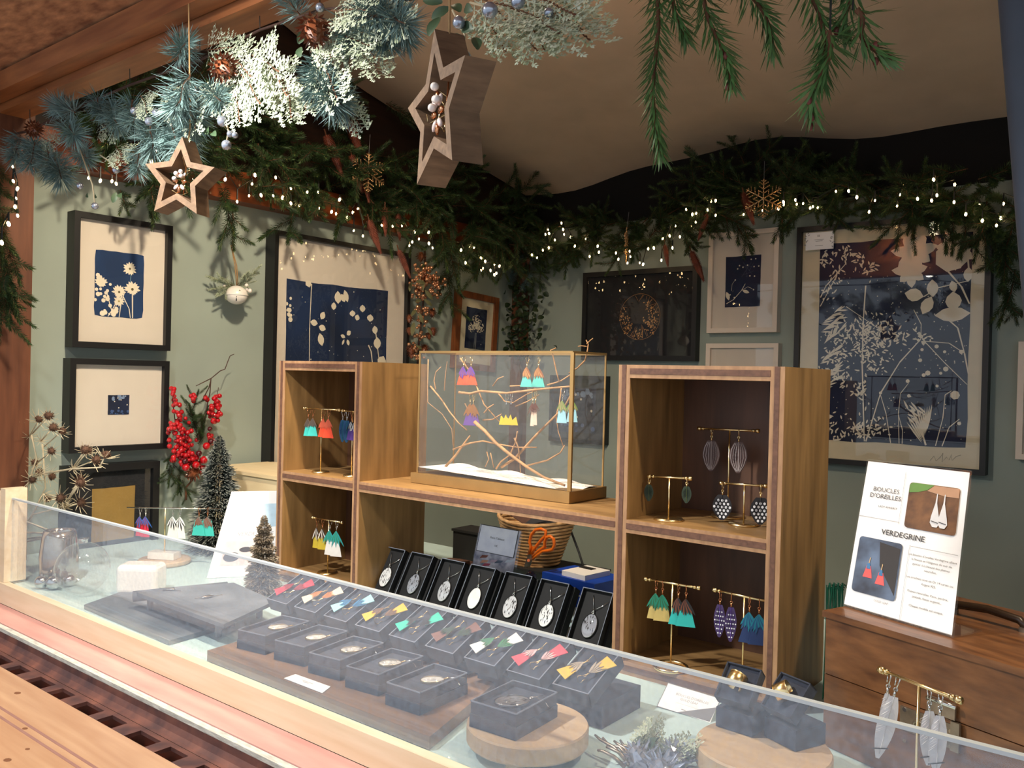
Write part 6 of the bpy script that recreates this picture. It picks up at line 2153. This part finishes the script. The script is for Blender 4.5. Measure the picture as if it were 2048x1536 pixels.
mains = [[(100, 800), (150, 620), (190, 260)], [(110, 900), (180, 600), (250, 400), (215, 240)], [(90, 900), (120, 640), (135, 300)], [(100, 960), (240, 750), (310, 600), (290, 300)], [(120, 640), (260, 510), (490, 470), (690, 460)], [(110, 980), (230, 780), (430, 730)], [(150, 620), (60, 480)], [(430, 730), (540, 570)]]
for k, P in enumerate(mains):
    P3 = [tp(*z(p), .01 * math.sin(k * 2 + i)) for i, p in enumerate(P)]
    if k not in (4, 6, 7):
        P3 = [mouth + V((.004 * math.sin(k), .004 * math.cos(k), -.06)), mouth + V((.003 * k - .008, 0, 0))] + P3
    wpart('stem', MB().tube(P3, .0024, 6, .0014), 'stemw', th, True)
for k, h in enumerate(heads):
    p = tp(*z(h), .015 * math.sin(k * 1.3))
    q_ = tp(*z(node[k]), .01 * math.sin(k))
    d = (p - q_).normalized()
    wpart('side_stem', MB().tube([q_, p], .0013, 5), 'stemw', th, True)
    place('thistle_head', SPKM, th, p, d, k, rgt.uniform(.75, 1.0))
    place('bract', BRM, th, p - d * .004, d, k, rgt.uniform(.8, 1.15))
    if k % 2 == 0:
        place('bract', BRM, th, q_, d, k * 2, .8)
# glass float and silver baubles
c = V((-1.545, .722, ZC + .0465))
gf = thing('glass_float', 'clear crackled glass ball lying behind the screen at left', 'glass ball', c - V((0, 0, .0455)))
pr_ = [(max(.0005, .046 * math.sin(PI * i / 18)), -.046 * math.cos(PI * i / 18)) for i in range(17)]
wpart('globe', MB().lathe(pr_, c, 36), 'crystal', gf, True)
wpart('neck', MB().lathe([(.008, .0445), (.008, .050), (.0095, .051), (.0095, .053), (.006, .053)], c, 18), 'silver', gf, True)
for k, (x, y, r, lab) in enumerate(((-1.628, .688, .012, 'silver bauble nearest the post, beside the glass ball'), (-1.606, .700, .013, 'silver bauble touching the glass ball'), (-1.61, .728, .011, 'small silver bauble behind the other two'))):
    b = thing('bauble', lab, 'bauble', (x, y, ZC), None, 'silver baubles')
    wpart('ball', MB().ball((x, y, ZC + r + .0005), r, 18, 12), 'silver', b, True)
    wpart('cap', MB().tube([(x, y, ZC + 2 * r - .001), (x, y, ZC + 2 * r + .004)], .003, 8), 'silver', b)
wb = obj('white_block', MB().box((-1.475, .795, ZC + .0275), (.075, .05, .054), Matrix.Rotation(YAW, 3, 'Z')), 'whitegl')
md = wb.modifiers.new('round', 'BEVEL')
md.width = .010
md.segments = 4
tag(wb, 'glossy white rounded block behind the slates', 'block')
# slates
sl = obj('slate_slab', MB().prism([(-1.443, .678, ZC + .0006), (-1.165, .672, ZC + .0006), (-1.178, .790, ZC + .0006), (-1.50, .80, ZC + .0006)], (0, 0, .007)), 'slate')
tag(sl, 'flat dark slate slab lying on the counter at left', 'slate')
s2 = thing('slate_tray', 'grey slate tray with a rolled edge standing on two feet', 'slate', (-1.23, .78, ZC + .0076))
wpart('slab', MB().prism([(-1.355, .722, ZC + .030), (-1.095, .716, ZC + .030), (-1.15, .845, ZC + .030), (-1.30, .868, ZC + .030)], (0, 0, .006)), 'slate', s2)
wpart('rolled_edge', MB().tube([(-1.362, .720, ZC + .028), (-1.31, .862, ZC + .028)], .009, 12), 'slate', s2, True)
for x, y in ((-1.335, .735), (-1.13, .73), (-1.17, .83), (-1.29, .84)):
    wpart('foot', MB().tube([(x, y, ZC + .0078), (x, y, ZC + .030)], .005, 10), 'slate', s2)
for k, (x, y) in enumerate(((338, 1180), (415, 1195))):
    p = at_z(x, y, ZC + .0368)
    t = thing('silver_pin', ('left', 'right')[k] + ' small silver leaf pin on the slate tray', 'pin', p, Matrix.Rotation(.5 + k, 3, 'Z'), 'silver pins on the slate tray')
    part('leaf', MB().ball((0, 0, .002), .009, 10, 5, (1.3, .5, .25)), 'silver', t, True)
    part('wire', MB().tube([(-.02, .004, .001), (0, 0, .002), (.024, -.004, .001)], .0006, 5).tube([(-.004, -.012, .001), (.002, .014, .001)], .0006, 5), 'silver', t)


def brush_tree(lab, px, ytop, ybase, hw, m1, m2, n, seed, Yp=None):
    rg = random.Random(seed)
    B = at_z(px, ybase, ZC) if Yp is None else V((at_y(px, ybase, Yp).x, Yp, ZC))
    s = mpp(B)
    tp_ = at_y(px, ytop, B.y)
    H = tp_.z - ZC
    r = hw * s
    t = thing('bottle_brush_tree', lab, 'ornament tree', B + V((0, 0, .0004)))
    wpart('trunk', MB().tube([B + V((0, 0, .008)), B + V((0, 0, H))], .002, 6, .0008), 'twigd', t)
    wpart('base', MB().lathe([(.0005, 0), (r * .35, 0), (r * .35, .006), (r * .3, .008), (.0005, .008)], B + V((0, 0, .0005)), 20), 'twigd', t)
    a_, b_ = MB(), MB()
    for i in range(n):
        f = rg.random() ** .75
        z_ = ZC + H * (1 - f) * .96 + .012
        lay = (.82 + .18 * math.sin(f * 46))
        l = r * (f ** .62 * 1.0 + .04) * lay * rg.uniform(.85, 1.05)
        an = rg.uniform(0, 2 * PI)
        d = V((math.cos(an), math.sin(an), -.15 + rg.gauss(0, .12))).normalized()
        p = V((B.x, B.y, z_))
        a_.needle(p + d * l * .25, d, l * .75, .0010, d.cross(rv(rg)))
        b_.needle(p + d * l * .80, d, l * .22, .0010, d.cross(rv(rg)))
    wpart('bristles', a_, m1, t, kind='stuff')
    wpart('frosted_tips', b_, m2, t, kind='stuff')


brush_tree('tall dark green frosted bottle-brush tree at left', 434, 872, 1102, 66, 'darkbrush', 'brushtip', 8000, 1)
brush_tree('small silver bottle-brush tree before the leaflet', 525, 1036, 1188, 42, 'silbrush', 'silbrush', 5000, 2)
# leaflet in acrylic
BL_, BR_ = V((-1.490, .935, ZC + .001)), V((-1.412, 1.052, ZC + .001))
TL_ = reach(463, 983, BL_, (BR_ - BL_).length * 1.42)
TR_ = TL_ + (BR_ - BL_)
lf, n, U, Dn, TL = quad_card('leaflet', 'white printed leaflet with jewellery photos left of the shelf unit', 'leaflet', (TL_, TR_, BR_, BL_), .0018, 'white')
for (a0, b0, a1, b1, c_, nm) in ((.42, .16, .97, .44, (178, 206, 226), 'photo_blue'), (.12, .60, .58, .88, (196, 184, 186), 'photo_grey')):
    wpart(nm, MB().poly([on(TL, U, Dn, a, b, n) for a, b in ((a0, b1), (a1, b1), (a1, b0), (a0, b0))]), col(c_), lf)
for (cx, cy, rx, ry, c_) in ((.25, .78, .11, .055, (70, 78, 96)), (.42, .70, .09, .03, (54, 58, 74)), (.53, .68, .06, .025, (50, 54, 70)), (.85, .28, .12, .10, (104, 132, 160))):
    wpart('photo_stone', MB().poly([on(TL, U, Dn, cx + rx * math.cos(a), cy + ry * math.sin(a), n, .0007) for a in [-2 * PI * i / 14 for i in range(14)]]), col(c_), lf)
lettering('VERDEGRINE', U.length * .085, lf, on(TL, U, Dn, .5, .52, n), U, -Dn, 'inkl')
# beech crate glowing under the lamp, and a small white card
zt_ = at_y(515, 950, 1.22).z
kb = thing('beech_crate', 'pale beech crate lit by the lamp behind the leaflet', 'crate', (-1.78, 1.3, ZC))
wpart('front', MB().span((-1.915, 1.20, ZC + .0006), (-1.62, 1.21, zt_)), 'kraft', kb)
wpart('back', MB().span((-1.915, 1.37, ZC + .0006), (-1.62, 1.38, zt_)), 'kraft', kb)
for x in (-1.915, -1.63):
    wpart('side', MB().span((x, 1.21, ZC + .0006), (x + .01, 1.37, zt_)), 'kraft', kb)
wpart('lid', MB().span((-1.92, 1.195, zt_), (-1.615, 1.385, zt_ + .008)), 'kraft', kb)
q = [at_y(600, 1156, .955), at_y(640, 1163, .955), at_z(634, 1200, ZC + .001), at_z(594, 1190, ZC + .001)]
wc, n, U, Dn, TL = quad_card('price_card', 'small white price card standing behind the red earring box', 'card', q, .0008, 'white')
wpart('text_line', MB().poly([on(TL, U, Dn, a, b, n) for a, b in ((.2, .34), (.7, .34), (.7, .27), (.2, .27))]), col((196, 196, 198)), wc)
